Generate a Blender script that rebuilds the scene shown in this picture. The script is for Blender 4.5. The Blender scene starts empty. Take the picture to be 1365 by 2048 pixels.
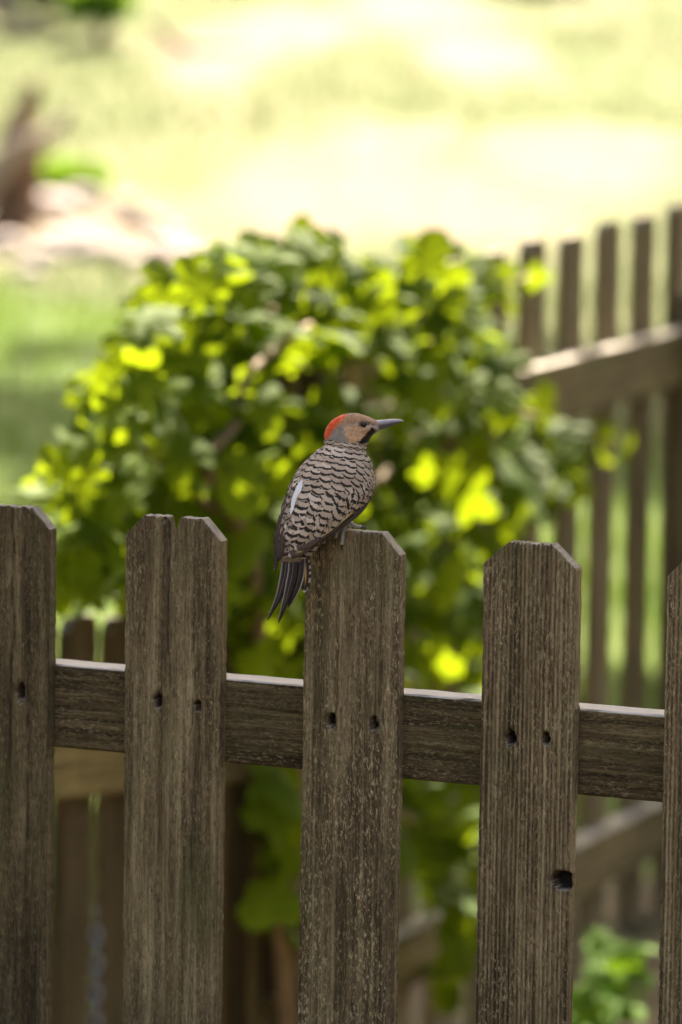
import bpy, math, random
import numpy as np
from mathutils import Vector, Matrix

random.seed(7)
rng = np.random.default_rng(7)
scene = bpy.context.scene
col = scene.collection
R = math.radians

# ------------------------------------------------------------------ camera
CAM_H = 1.80
PITCH, ROLL = R(7.0), R(0.9)
FPX = 200 / 24 * 1365            # focal length in photo pixels
CX, CY = 682.5, 1024.0
cam_data = bpy.data.cameras.new('camera')
cam = bpy.data.objects.new('camera', cam_data)
col.objects.link(cam)
cam_data.sensor_fit = 'HORIZONTAL'
cam_data.sensor_width = 24
cam_data.lens = 200
cam_data.clip_end = 3000
cam_data.dof.use_dof = True
cam_data.dof.focus_distance = 5.44
cam_data.dof.aperture_fstop = 5.1
cam_data.dof.aperture_blades = 9
CM = (Matrix.Translation((0, 0, CAM_H)) @ Matrix.Rotation(math.pi / 2 - PITCH, 4, 'X')
      @ Matrix.Rotation(ROLL, 4, 'Z'))
cam.matrix_world = CM
scene.camera = cam

# ------------------------------------------------------------------ sky, sun, exposure
SUN_EL, SUN_AZ = R(46), R(14)    # azimuth measured from +Y towards +X
world = bpy.data.worlds.new('World')
scene.world = world
world.use_nodes = True
wn = world.node_tree
sky = wn.nodes.new('ShaderNodeTexSky')
sky.sky_type = 'NISHITA'
sky.sun_disc = False
sky.sun_elevation = SUN_EL
sky.sun_rotation = SUN_AZ
sky.air_density = 1.0
sky.dust_density = 6.0
sky.ozone_density = 0.3
bg = wn.nodes['Background']
bg.inputs['Strength'].default_value = 0.068
wn.links.new(sky.outputs['Color'], bg.inputs['Color'])
sun_d = bpy.data.lights.new('sun', 'SUN')
sun_d.energy = 4.5
sun_d.angle = R(0.53)
sun_d.color = (1.0, 0.93, 0.80)
sun = bpy.data.objects.new('sun', sun_d)
col.objects.link(sun)
SUN_DIR = Vector((math.cos(SUN_EL) * math.sin(SUN_AZ), math.cos(SUN_EL) * math.cos(SUN_AZ), math.sin(SUN_EL)))
sun.rotation_euler = SUN_DIR.to_track_quat('Z', 'Y').to_euler()
sun.location = (0, 0, 30)
vs = scene.view_settings
vs.view_transform = 'Standard'
vs.look = 'None'
vs.exposure = 3.05
vs.gamma = 1
vs.use_curve_mapping = False
vs.use_white_balance = True          # the camera is balanced for the shade
vs.white_balance_temperature = 7250
vs.white_balance_tint = 13
scene.render.engine = 'CYCLES'
scene.cycles.max_bounces = 8
scene.cycles.transparent_max_bounces = 8
scene.cycles.use_denoising = True

# ------------------------------------------------------------------ photo pixel -> world
C0 = Vector((0, 0, CAM_H))
R3 = CM.to_3x3()


def ray(px, py):
    return R3 @ Vector(((px - CX) / FPX, -(py - CY) / FPX, -1.0))


def P(px, py, depth):
    return C0 + ray(px, py) * depth


def hit_plane(px, py, o, n):
    r = ray(px, py)
    return C0 + r * ((o - C0).dot(n) / r.dot(n))


# ------------------------------------------------------------------ numpy noise
def _hash(i, j, seed):
    h = (i * 374761393 + j * 668265263 + seed * 974711) & 0xffffffff
    h = ((h ^ (h >> 13)) * 1274126177) & 0xffffffff
    return ((h ^ (h >> 16)) & 0xffff) / 65535.0


def vnoise(x, y, seed=0):
    x = np.asarray(x, float); y = np.asarray(y, float)
    xi = np.floor(x).astype(np.int64); yi = np.floor(y).astype(np.int64)
    fx = x - xi; fy = y - yi
    fx = fx * fx * (3 - 2 * fx); fy = fy * fy * (3 - 2 * fy)
    a = _hash(xi, yi, seed); b = _hash(xi + 1, yi, seed)
    c = _hash(xi, yi + 1, seed); d = _hash(xi + 1, yi + 1, seed)
    return (a + (b - a) * fx) * (1 - fy) + (c + (d - c) * fx) * fy


def fbm(x, y, seed=0, octv=4):
    s = 0; a = 0.5
    for k in range(octv):
        s = s + a * vnoise(x * 2 ** k, y * 2 ** k, seed + k * 17)
        a *= 0.5
    return s


def sstep(a, b, x):
    t = np.clip((np.asarray(x, float) - a) / (b - a), 0, 1)
    return t * t * (3 - 2 * t)


# ------------------------------------------------------------------ object helpers
def tag(o, label=None, cat=None, group=None, kind=None):
    if label: o['label'] = label
    if cat: o['category'] = cat
    if group: o['group'] = group
    if kind: o['kind'] = kind
    return o


def mesh_obj(name, verts, faces, mat=None, parent=None, smooth=True, origin=None):
    v = np.asarray(verts, float).reshape(-1, 3)
    if origin is not None:
        v = v - np.asarray(origin, float)
    me = bpy.data.meshes.new(name)
    me.from_pydata(v.tolist(), [], [tuple(f) for f in faces])
    if smooth:
        me.polygons.foreach_set('use_smooth', [True] * len(me.polygons))
    if mat: me.materials.append(mat)
    me.update()
    o = bpy.data.objects.new(name, me)
    col.objects.link(o)
    if parent: o.parent = parent
    return o


def empty(name, loc):
    o = bpy.data.objects.new(name, None)
    o.empty_display_size = 0.05
    o.location = loc
    col.objects.link(o)
    return o


def add_uv(me, uv):
    l = me.uv_layers.new(name='UVMap')
    idx = np.zeros(len(me.loops), np.int32)
    me.loops.foreach_get('vertex_index', idx)
    l.data.foreach_set('uv', np.asarray(uv, float)[idx].ravel())


def add_attr(me, name, vals):
    a = me.attributes.new(name, 'FLOAT', 'POINT')
    a.data.foreach_set('value', np.asarray(vals, float).ravel())


def add_col(me, name, rgb):
    a = me.attributes.new(name, 'FLOAT_COLOR', 'POINT')
    rgb = np.asarray(rgb, float)
    a.data.foreach_set('color', np.c_[rgb, np.ones(len(rgb))].ravel())


def grid_faces(nr, nc, off=0, wrap=False):
    f = []
    for i in range(nr - 1):
        for j in range(nc if wrap else nc - 1):
            k = (j + 1) % nc
            f.append((off + i * nc + j, off + i * nc + k, off + (i + 1) * nc + k, off + (i + 1) * nc + j))
    return f


def tube(pts, rad, seg=10, cap=True):
    pts = [Vector(p) for p in pts]
    n = len(pts)
    V, F = [], []
    up = Vector((0.3, 0.2, 1)).normalized()
    for i, p in enumerate(pts):
        t = (pts[min(i + 1, n - 1)] - pts[max(i - 1, 0)]).normalized()
        a = t.cross(up)
        if a.length < 1e-4: a = t.cross(Vector((1, 0, 0)))
        a.normalize(); b = t.cross(a)
        r = rad[i] if hasattr(rad, '__len__') else rad
        for k in range(seg):
            th = 2 * math.pi * k / seg
            V.append(p + (a * math.cos(th) + b * math.sin(th)) * r)
    F = grid_faces(n, seg, wrap=True)
    if cap:
        F.append(tuple(range(seg - 1, -1, -1)))
        F.append(tuple((n - 1) * seg + k for k in range(seg)))
    return [tuple(v) for v in V], F


def crom(pts, m):
    """Catmull-Rom resample: m points, by parameter."""
    p = np.asarray(pts, float)
    n = len(p)
    ts = np.linspace(0, n - 1, m)
    return crom_at(p, ts)


def crom_at(p, ts):
    n = len(p)
    q = np.vstack([2 * p[0] - p[1], p, 2 * p[-1] - p[-2]])
    i = np.clip(np.floor(ts).astype(int), 0, n - 2)
    f = (ts - i)[:, None]
    a, b, c, d = q[i], q[i + 1], q[i + 2], q[i + 3]
    return 0.5 * ((2 * b) + (-a + c) * f + (2 * a - 5 * b + 4 * c - d) * f ** 2 + (-a + 3 * b - 3 * c + d) * f ** 3)


# ------------------------------------------------------------------ material helpers
class NT:
    def __init__(self, name):
        self.m = bpy.data.materials.new(name)
        self.m.use_nodes = True
        self.t = self.m.node_tree
        self.t.nodes.clear()
        self.out = self.t.nodes.new('ShaderNodeOutputMaterial')

    def n(self, typ, props=None, **inp):
        nd = self.t.nodes.new('ShaderNode' + typ)
        for k, v in (props or {}).items():
            setattr(nd, k, v)
        for k, v in inp.items():
            key = int(k[1:]) if k[0] == '_' and k[1:].isdigit() else k.replace('_', ' ')
            s = nd.inputs[key]
            if isinstance(v, bpy.types.NodeSocket):
                self.t.links.new(v, s)
            else:
                s.default_value = v
        return nd

    def math(self, op, a, b=0.0, c=0.0, clamp=False):
        return self.n('Math', {'operation': op, 'use_clamp': clamp}, _0=a, _1=b, _2=c).outputs[0]

    def ramp(self, fac, stops, interp='LINEAR'):
        nd = self.n('ValToRGB', None, Fac=fac)
        cr = nd.color_ramp
        cr.interpolation = interp
        while len(cr.elements) < len(stops):
            cr.elements.new(0.5)
        for e, (p, c) in zip(cr.elements, stops):
            e.position = p
            e.color = (*c, 1) if len(c) == 3 else c
        return nd.outputs['Color']

    def mix(self, fac, a, b, blend='MIX'):
        nd = self.n('Mix', {'data_type': 'RGBA', 'blend_type': blend}, _0=fac)
        for s, v in ((nd.inputs[6], a), (nd.inputs[7], b)):
            if isinstance(v, bpy.types.NodeSocket): self.t.links.new(v, s)
            else: s.default_value = (*v, 1) if len(v) == 3 else v
        return nd.outputs[2]

    def noise(self, vec, scale=1.0, detail=4.0, rough=0.55, dist=0.0):
        return self.n('TexNoise', None, Vector=vec, Scale=scale, Detail=detail, Roughness=rough,
                      Distortion=dist).outputs['Fac']

    def mapped(self, scale, offset_random=True):
        tc = self.n('TexCoord').outputs['Object']
        v = tc
        if offset_random:
            r = self.n('ObjectInfo').outputs['Random']
            o = self.n('CombineXYZ', None, X=self.math('MULTIPLY', r, 17.0), Y=self.math('MULTIPLY', r, 31.0),
                       Z=self.math('MULTIPLY', r, 53.0)).outputs[0]
            v = self.n('VectorMath', {'operation': 'ADD'}, _0=tc, _1=o).outputs[0]
        return self.n('Mapping', None, Vector=v, Scale=scale).outputs[0]

    def surface(self, sh):
        self.t.links.new(sh, self.out.inputs['Surface'])
        return self.m


def wood_material(name, axis='z', tint=(1, 1, 1), coarse=1.0, algae=0.25, top_pale=0.4, speck_amt=0.8, lines=0.0):
    k = NT(name)
    def sc(across, along):
        return (across, across, along) if axis == 'z' else (along, across, across)
    streak = k.noise(k.mapped(sc(190 / coarse, 3.2)), 1, 5, 0.6, 0.25)
    fine = k.noise(k.mapped(sc(620, 40)), 1, 4, 0.7, 0.4)
    speck = k.noise(k.mapped(sc(480, 170)), 1, 3, 0.6, 0.8)
    patch = k.noise(k.mapped(sc(16, 5)), 1, 4, 0.6, 0.6)
    rings = k.noise(k.mapped(sc(46, 1.4)), 1, 3, 0.5, 0.3)
    s = k.math('ADD', k.math('MULTIPLY', streak, 0.58), k.math('MULTIPLY', fine, 0.42))
    s = k.math('ADD', s, k.math('MULTIPLY', k.math('SUBTRACT', patch, 0.5), 0.28))
    s = k.math('ADD', s, k.math('MULTIPLY', k.math('SUBTRACT', rings, 0.5), 0.30))
    if lines:
        wv = k.n('TexWave', {'bands_direction': 'X'}, Vector=k.mapped((1, 1, 0.02)), Scale=70.0, Distortion=3.0, Detail=2.0).outputs['Fac']
        s = k.math('ADD', s, k.math('MULTIPLY', k.math('SUBTRACT', wv, 0.5), lines))
    base = k.ramp(s, [(0.32, (0.030, 0.021, 0.013)), (0.44, (0.105, 0.076, 0.050)),
                      (0.55, (0.215, 0.163, 0.113)), (0.68, (0.40, 0.325, 0.240))])
    spk = k.ramp(speck, [(0.53, (0, 0, 0)), (0.68, (1, 1, 1))])
    spk = k.math('MULTIPLY', spk, k.ramp(k.noise(k.mapped(sc(60, 9)), 1, 3, 0.6), [(0.36, (0.15,) * 3), (0.62, (1,) * 3)]))
    base = k.mix(k.math('MULTIPLY', spk, speck_amt), base, (0.62, 0.52, 0.40))
    drk = k.ramp(speck, [(0.30, (1, 1, 1)), (0.43, (0, 0, 0))])
    base = k.mix(k.math('MULTIPLY', drk, 0.75), base, (0.045, 0.034, 0.023))
    alg = k.ramp(k.noise(k.mapped(sc(22, 6)), 1, 4, 0.6), [(0.50, (0, 0, 0)), (0.68, (1, 1, 1))])
    base = k.mix(k.math('MULTIPLY', alg, algae), base, (0.085, 0.098, 0.040))
    base = k.mix(1.0, base, (*tint, 1), 'MULTIPLY')
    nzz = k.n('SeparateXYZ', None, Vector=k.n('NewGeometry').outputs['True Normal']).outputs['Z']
    upf = k.math('MULTIPLY', k.math('SUBTRACT', nzz, 0.45), 4.0, clamp=True)     # upward faces mixed paler
    base = k.mix(k.math('MULTIPLY', upf, top_pale), base, k.mix(streak, (0.40, 0.37, 0.33), (0.62, 0.60, 0.56)))
    st = k.n('Attribute', {'attribute_name': 'pit_dark'}).outputs['Fac']
    base = k.mix(st, base, (0.012, 0.009, 0.007))  # near black in holes and cracks, softer round the hole rims
    h = k.math('ADD', k.math('MULTIPLY', s, 1.0), k.math('MULTIPLY', speck, 0.6))
    bump = k.n('Bump', None, Strength=0.9, Distance=0.0015, Height=h).outputs['Normal']
    b = k.n('BsdfPrincipled', None, Base_Color=base, Roughness=0.86, Normal=bump)
    b.inputs['Specular IOR Level'].default_value = 0.25
    return k.surface(b.outputs[0])


M = {}
M['wood'] = wood_material('weathered_wood', tint=(1.12, 1.09, 0.84))
M['wood_streaky'] = wood_material('weathered_wood_streaky', tint=(1.07, 1.04, 0.78), coarse=1.5, speck_amt=0.45, algae=0.35)
M['wood_lined'] = wood_material('weathered_wood_lined', tint=(1.08, 1.04, 0.80), coarse=0.8, speck_amt=0.6, lines=0.13, algae=0.15)
M['wood_rough'] = wood_material('weathered_wood_rough', tint=(0.80, 0.77, 0.56), coarse=3.0, algae=0.5, speck_amt=0.35)
M['wood_rail_shaded'] = wood_material('weathered_wood_rail_shaded', axis='x', tint=(0.56, 0.53, 0.36), coarse=1.2, algae=0.35, top_pale=0.9)  # tint darkened to carry the shade of the pickets on the rail
M['wood_back'] = wood_material('weathered_wood_back', tint=(0.92, 0.93, 0.68), algae=0.5)
M['wood_back_shaded'] = wood_material('weathered_wood_back_shaded', tint=(0.42, 0.41, 0.32), algae=0.5)  # back fence wood with the shade put into its tint
M['wood_back_rail'] = wood_material('weathered_wood_back_rail', axis='x', tint=(0.88, 0.90, 0.56), algae=0.45, top_pale=0.7)


def plain(name, c, rough=0.7, noise_amt=0.25, scale=60, spec=0.3):
    k = NT(name)
    n = k.noise(k.mapped((scale,) * 3), 1, 4, 0.6)
    lo = tuple(x * (1 - noise_amt) for x in c); hi = tuple(min(1, x * (1 + noise_amt)) for x in c)
    cc = k.ramp(n, [(0.3, lo), (0.7, hi)])
    bump = k.n('Bump', None, Strength=0.3, Distance=0.02 / max(scale, 1), Height=n).outputs['Normal']
    b = k.n('BsdfPrincipled', None, Base_Color=cc, Roughness=rough, Normal=bump)
    b.inputs['Specular IOR Level'].default_value = spec
    return k.surface(b.outputs[0])


def leaf_material(name, c_lo, c_hi, trans, rough=0.38, tfac=0.42):
    k = NT(name)
    r = k.n('ObjectInfo').outputs['Random']
    n = k.noise(k.n('TexCoord').outputs['Object'], 9, 3, 0.6)
    g = k.n('NewGeometry').outputs['Random Per Island']
    f = k.math('ADD', k.math('MULTIPLY', k.math('ADD', r, g), 0.38), k.math('MULTIPLY', n, 0.25))
    c = k.ramp(f, [(0.15, c_lo), (0.8, c_hi)])
    b = k.n('BsdfPrincipled', None, Base_Color=c, Roughness=rough)
    b.inputs['Specular IOR Level'].default_value = 0.12
    tc = k.mix(f, trans, tuple(x * 1.25 for x in trans))
    t = k.n('BsdfTranslucent', None, Color=tc)
    return k.surface(k.n('MixShader', None, _0=tfac, _1=b.outputs[0], _2=t.outputs[0]).outputs[0])


M['vine_leaf'] = leaf_material('vine_leaf', (0.030, 0.074, 0.006), (0.084, 0.152, 0.009), (0.195, 0.265, 0.008), 0.68, 0.47)
M['tree_leaf'] = leaf_material('tree_leaf', (0.030, 0.050, 0.016), (0.055, 0.080, 0.022), (0.13, 0.18, 0.03), 0.5, 0.22)
M['weed_leaf'] = leaf_material('weed_leaf', (0.04, 0.10, 0.012), (0.08, 0.17, 0.02), (0.22, 0.40, 0.02), 0.75, 0.3)
M['bark'] = plain('bark', (0.17, 0.125, 0.085), 0.9, 0.5, 14)
M['stem'] = plain('vine_stem', (0.16, 0.11, 0.06), 0.75, 0.35, 40)
M['stump'] = plain('stump_wood', (0.15, 0.085, 0.052), 0.9, 0.45, 9)
M['pale_wood'] = plain('bleached_wood', (0.30, 0.23, 0.18), 0.85, 0.2, 9)
M['stone'] = plain('pale_stone', (0.30, 0.26, 0.245), 0.85, 0.25, 14)
M['steel'] = plain('galvanised_steel', (0.16, 0.19, 0.24), 0.4, 0.1, 90, 0.6)

# ------------------------------------------------------------------ ground
def ground_z(x, y):
    x = np.asarray(x, float); y = np.asarray(y, float)
    a = sstep(6.0, 8.0, y)
    left = sstep(0.35, -0.35, x)
    near = a * (-0.25 - 0.35 * left)
    far = sstep(10.5, 16, y)
    z = near * (1 - far) - 0.42 * far
    t = np.maximum(0, y - 25.5)
    z = z + 0.085 * t * sstep(0, 6, t) * np.where(y > 140, 140 / np.maximum(y, 1), 1)
    z = z + (fbm(x * 0.35 + 40, y * 0.35, 5, 3) - 0.44) * 0.22 * sstep(12, 20, y)
    return z


def ground_hit(px, py):
    r = ray(px, py)
    lo = 5.0
    for d in np.arange(5, 120, 0.1):
        p = C0 + r * d
        if p.z <= ground_z(p.x, p.y):
            return p
    return C0 + r * 120


xs = np.unique(np.r_[np.linspace(-600, -40, 12), np.linspace(-40, -6, 18), np.linspace(-6, 6, 81), np.linspace(6, 40, 18), np.linspace(40, 600, 12)])
ys = np.unique(np.r_[np.linspace(-300, -10, 8), np.linspace(-10, 5, 11), np.linspace(5, 50, 260), np.linspace(50, 140, 24), np.linspace(140, 1400, 14)])
GX, GY = np.meshgrid(xs, ys)
GZ = ground_z(GX, GY)
gv = np.c_[GX.ravel(), GY.ravel(), GZ.ravel()]

k = NT('lawn_ground')
pos = k.n('NewGeometry').outputs['Position']
grn = k.noise(pos, 0.9, 5, 0.6, 0.3)
grn2 = k.noise(pos, 6, 5, 0.65)
grass = k.ramp(k.math('ADD', k.math('MULTIPLY', grn, 0.65), k.math('MULTIPLY', grn2, 0.35)),
               [(0.34, (0.044, 0.065, 0.016)), (0.50, (0.084, 0.101, 0.042)), (0.64, (0.146, 0.138, 0.086))])
dirtc = k.ramp(grn2, [(0.35, (0.100, 0.070, 0.055)), (0.65, (0.155, 0.117, 0.098))])
litc = k.ramp(k.noise(pos, 22, 5, 0.7), [(0.35, (0.035, 0.026, 0.017)), (0.52, (0.10, 0.075, 0.05)), (0.68, (0.20, 0.155, 0.11))])
mossy = k.ramp(k.noise(pos, 3.5, 4, 0.6), [(0.45, (0, 0, 0)), (0.62, (1, 1, 1))])
litc = k.mix(k.math('MULTIPLY', mossy, 0.5), litc, (0.035, 0.07, 0.012))
lu = k.n('Attribute', {'attribute_name': 'lush'}).outputs['Fac']
grass = k.mix(k.math('MULTIPLY', lu, 0.8), grass, k.ramp(grn, [(0.35, (0.028, 0.062, 0.007)), (0.65, (0.066, 0.108, 0.013))]))
da = k.n('Attribute', {'attribute_name': 'dirt'}).outputs['Fac']
la = k.n('Attribute', {'attribute_name': 'litter'}).outputs['Fac']
nz = k.noise(pos, 1.3, 5, 0.65, 0.5)
dm = k.math('MULTIPLY', k.math('SUBTRACT', k.math('ADD', da, k.math('MULTIPLY', nz, 1.3)), 1.0), 1.6, clamp=True)
lm = k.math('MULTIPLY', k.math('SUBTRACT', k.math('ADD', la, nz), 0.95), 6.0, clamp=True)
c = k.mix(dm, grass, dirtc)
c = k.mix(lm, c, litc)
bmp = k.n('Bump', None, Strength=0.6, Distance=0.05, Height=grn2).outputs['Normal']
b = k.n('BsdfPrincipled', None, Base_Color=c, Roughness=0.95, Normal=bmp)
b.inputs['Specular IOR Level'].default_value = 0.1
M['lawn'] = k.surface(b.outputs[0])

ground = mesh_obj('lawn', gv, grid_faces(len(ys), len(xs)), M['lawn'])
tag(ground, kind='structure')
dirt = np.zeros(len(gv))


def blob(px, py, rx, ry, s=1.0):
    p = ground_hit(px, py)
    q = ground_hit(px, py - ry)
    dx = rx * p.y / FPX
    dy = abs(q.y - p.y) + 0.3
    d = ((gv[:, 0] - p.x) / dx) ** 2 + ((gv[:, 1] - p.y) / dy) ** 2
    return s * np.exp(-d * 0.7)


for a in ((640, 400, 230, 80), (900, 420, 280, 70), (1120, 340, 200, 60), (820, 20, 150, 30), (950, 110, 120, 25),
          (760, 320, 170, 40), (420, 120, 110, 40), (560, 60, 120, 30)):
    dirt = np.maximum(dirt, blob(*a))
litter = sstep(11.6, 10.2, gv[:, 1])
bed = np.zeros(len(gv))
for a in ((60, 470, 150, 70), (230, 460, 130, 60), (330, 510, 90, 45)):
    bed = np.maximum(bed, blob(*a, 0.9))
dirt = np.maximum(dirt, bed)
add_attr(ground.data, 'dirt', dirt)
add_attr(ground.data, 'lush', sstep(23.8, 21.4, gv[:, 1] + 2.5 * gv[:, 0]))
add_attr(ground.data, 'litter', litter)

# grass blades, one mass
nb = 150000
gy = rng.uniform(11.5, 44, nb)
gx = rng.uniform(-1, 1, nb) * (gy * 0.20 + 3.0)
p = ground_z(gx, gy)
def _interp(vals, x, y):
    i = np.clip(np.searchsorted(ys, y) - 1, 0, len(ys) - 2); j = np.clip(np.searchsorted(xs, x) - 1, 0, len(xs) - 2)
    return vals.reshape(len(ys), len(xs))[i, j]
keep = _interp(dirt, gx, gy) + 0.3 * rng.random(nb) < 0.5
gx, gy, p = gx[keep], gy[keep], p[keep]
nb = len(gx)
hgt = rng.uniform(0.03, 0.10, nb) * (0.6 + 0.9 * vnoise(gx * 1.1, gy * 1.1, 3))
ang = rng.uniform(0, 6.283, nb); w = rng.uniform(0.004, 0.010, nb)
lean = rng.uniform(-0.5, 0.5, (nb, 2)) * hgt[:, None]
b0 = np.c_[gx - np.cos(ang) * w, gy - np.sin(ang) * w, p - 0.01]
b1 = np.c_[gx + np.cos(ang) * w, gy + np.sin(ang) * w, p - 0.01]
b2 = np.c_[gx + lean[:, 0], gy + lean[:, 1], p + hgt]
gvv = np.stack([b0, b1, b2], 1).reshape(-1, 3)
M['grass'] = leaf_material('grass_blade', (0.044, 0.068, 0.017), (0.090, 0.110, 0.044), (0.09, 0.112, 0.04), 0.7, 0.3)
M['lawn_grass'] = leaf_material('lawn_grass_blade', (0.030, 0.068, 0.008), (0.070, 0.125, 0.014), (0.10, 0.17, 0.015), 0.7, 0.3)
lush_b = (gy + 2.5 * gx) < 22.6
tri = gvv.reshape(-1, 3, 3)
for sel, mt, lb in ((~lush_b, 'grass', 'thin sunlit grass growing on the slope behind the fences'),
                    (lush_b, 'lawn_grass', 'lush green lawn grass left of the vine, below the rubble bed')):
    tv = tri[sel].reshape(-1, 3)
    g = mesh_obj('grass', tv, np.arange(len(tv)).reshape(-1, 3).tolist(), M[mt], smooth=False)
    tag(g, lb, 'grass', kind='stuff')

# ------------------------------------------------------------------ planks
def plank_mesh(name, w, h, t, opts=None, seed=0, fine_len=0.56, nu=44, horiz=False, relief=1.0):
    """Board with real surface relief. Local: x across, z up (top edge at z=0), front face towards -y at y=0, back at y=t."""
    o = opts or {}
    ch = o.get('chamfer', 0.0); chh = o.get('chamfer_h', ch)
    bev = 0.0011
    us = np.linspace(-1, 1, nu)
    us = np.r_[-1, us * (1 - 2 * bev / w), 1]
    if horiz:
        zs = np.r_[0, np.linspace(bev, h - bev, 40), h]
    else:
        zs = np.r_[0, np.linspace(bev, 0.03, 16), np.linspace(0.0325, fine_len, int(fine_len / 0.0026)), np.linspace(fine_len + 0.02, h, 14)]
    U, Z = np.meshgrid(us, zs)
    nr, nc = U.shape
    hw = np.full_like(Z, w / 2)
    if ch > 0:
        hw = w / 2 - ch * np.clip(1 - Z / chh, 0, 1)
    X = U * hw
    # wavering board edges
    X = X + (vnoise(Z * 9, Z * 0 + seed, seed) - 0.5) * 0.0016 * np.abs(U) + (vnoise(Z * 160, np.sign(U) * 5 + seed, seed + 3) - 0.5) * 0.0012 * (np.abs(U) > 0.9)
    ztop = (vnoise(X[0] * 700, X[0] * 0 + seed, seed + 9) - 0.5) * o.get('jag', 0.0012)
    if 'teeth' in o:
        ztop = ztop + o['teeth'] * (np.abs(((X[0] / 0.0042) % 1) - 0.5) * 2 - 0.5)
    for nx, nw, nd in o.get('notch', ()):
        ztop = ztop - nd * np.clip(1.35 - np.abs(X[0] - nx) / nw, 0, 1)
    ZZ = -Z + ztop[None, :] * np.clip(1 - Z / 0.05, 0, 1)
    s, l = (X, Z) if not horiz else (Z, X)
    warp = (fbm(s * 20, l * 4, seed + 1, 3) - 0.45) * 0.010 * o.get('wave', 1.0)
    gs = o.get('grain', 1.0)
    sw = s + warp
    ridge = np.abs(vnoise(sw * 330 * gs, l * 5, seed + 2) - 0.5) * 2
    d = -0.0007 * (1 - ridge) ** 3 + 0.00055 * (fbm(sw * 210 * gs, l * 14, seed + 4, 3) - 0.45)
    d += 0.0006 * (vnoise(s * 420, l * 190, seed + 6) - 0.5)
    d += -0.0013 * np.clip(vnoise(sw * 150, l * 2.2, seed + 8) - 0.74, 0, 1) * 4
    d *= relief
    pit_dark = np.zeros_like(d)
    for hx, hz, rx, rz, dep in o.get('holes', ()):
        e = np.sqrt(((X - hx) / rx) ** 2 + ((-ZZ - hz) / rz) ** 2) + (vnoise(X * 400, Z * 400, seed + 11) - 0.5) * 0.5
        m = np.clip((1.15 - e) / 0.35, 0, 1)
        d -= dep * m
        pit_dark = np.maximum(pit_dark, np.clip(m * 2.2, 0, 1))
        pit_dark = np.maximum(pit_dark, 0.35 * np.clip(1.9 - e, 0, 1) * (e > 0.8))
    for cx0, cz0, cz1, cw, dep in o.get('cracks', ()):
        cxx = cx0 + (fbm(Z * 25, Z * 0 + 3, seed + 13, 3) - 0.45) * 0.008
        m = np.clip(1.2 - np.abs(X - cxx) / cw, 0, 1) * np.clip((-ZZ - cz0) / 0.004, 0, 1) * np.clip((cz1 + ZZ) / 0.05, 0, 1)
        d -= dep * m
        pit_dark = np.maximum(pit_dark, 0.6 * m ** 2)
    Y = -d
    edge = np.zeros_like(d, bool); edge[:, 0] = edge[:, -1] = True; edge[0, :] = True; edge[-1, :] = True
    Y = np.where(edge, np.maximum(Y, bev), Y)
    V = np.c_[X.ravel(), Y.ravel(), ZZ.ravel()]
    F = grid_faces(nr, nc)
    F = [tuple(reversed(f)) for f in F]
    # back ring
    loop = [j for j in range(nc)] + [i * nc + nc - 1 for i in range(1, nr)] + [(nr - 1) * nc + j for j in range(nc - 2, -1, -1)] + [i * nc for i in range(nr - 2, 0, -1)]
    nv = len(V); L = len(loop)
    bk = V[loop].copy(); bk[:, 1] = t
    md = V[loop].copy(); md[:, 1] = t * 0.5
    V = np.vstack([V, md, bk])
    for a in range(L):
        b_ = (a + 1) % L
        F.append((loop[a], nv + a, nv + b_, loop[b_]))
        F.append((nv + a, nv + L + a, nv + L + b_, nv + b_))
    F.append(tuple(nv + L + a for a in range(L - 1, -1, -1)))
    me = bpy.data.meshes.new(name)
    me.from_pydata(V.tolist(), [], F)
    pit_dark = np.r_[pit_dark.ravel(), np.zeros(2 * L)]
    add_attr(me, 'pit_dark', pit_dark)
    me.polygons.foreach_set('use_smooth', [i < (nr - 1) * (nc - 1) for i in range(len(me.polygons))])
    me.update()
    return me


def put(name, me, mat, parent, world_mat, share=False):
    if mat and not me.materials: me.materials.append(mat)
    o = bpy.data.objects.new(name, me)
    col.objects.link(o)
    o.parent = parent
    o.matrix_local = parent.matrix_basis.inverted() @ world_mat
    return o


# ------------------------------------------------------------------ front fence
TH = R(23.5)
FO = P(703, 1062, 5.47)
FD = Vector((math.cos(TH), -math.sin(TH), 0))
FN = Vector((-math.sin(TH), -math.cos(TH), 0))        # towards the camera


def frame(o, xdir, facing):
    """Matrix: local x = xdir, local -y = facing, z up"""
    y = -facing
    m = Matrix((xdir, y, Vector((0, 0, 1)))).transposed().to_4x4()
    m.translation = o
    return m


def fence_u(px, py, off=0.0):
    p = hit_plane(px, py, FO - FN * off, FN)
    return (p - FO).dot(FD), p.z


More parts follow.
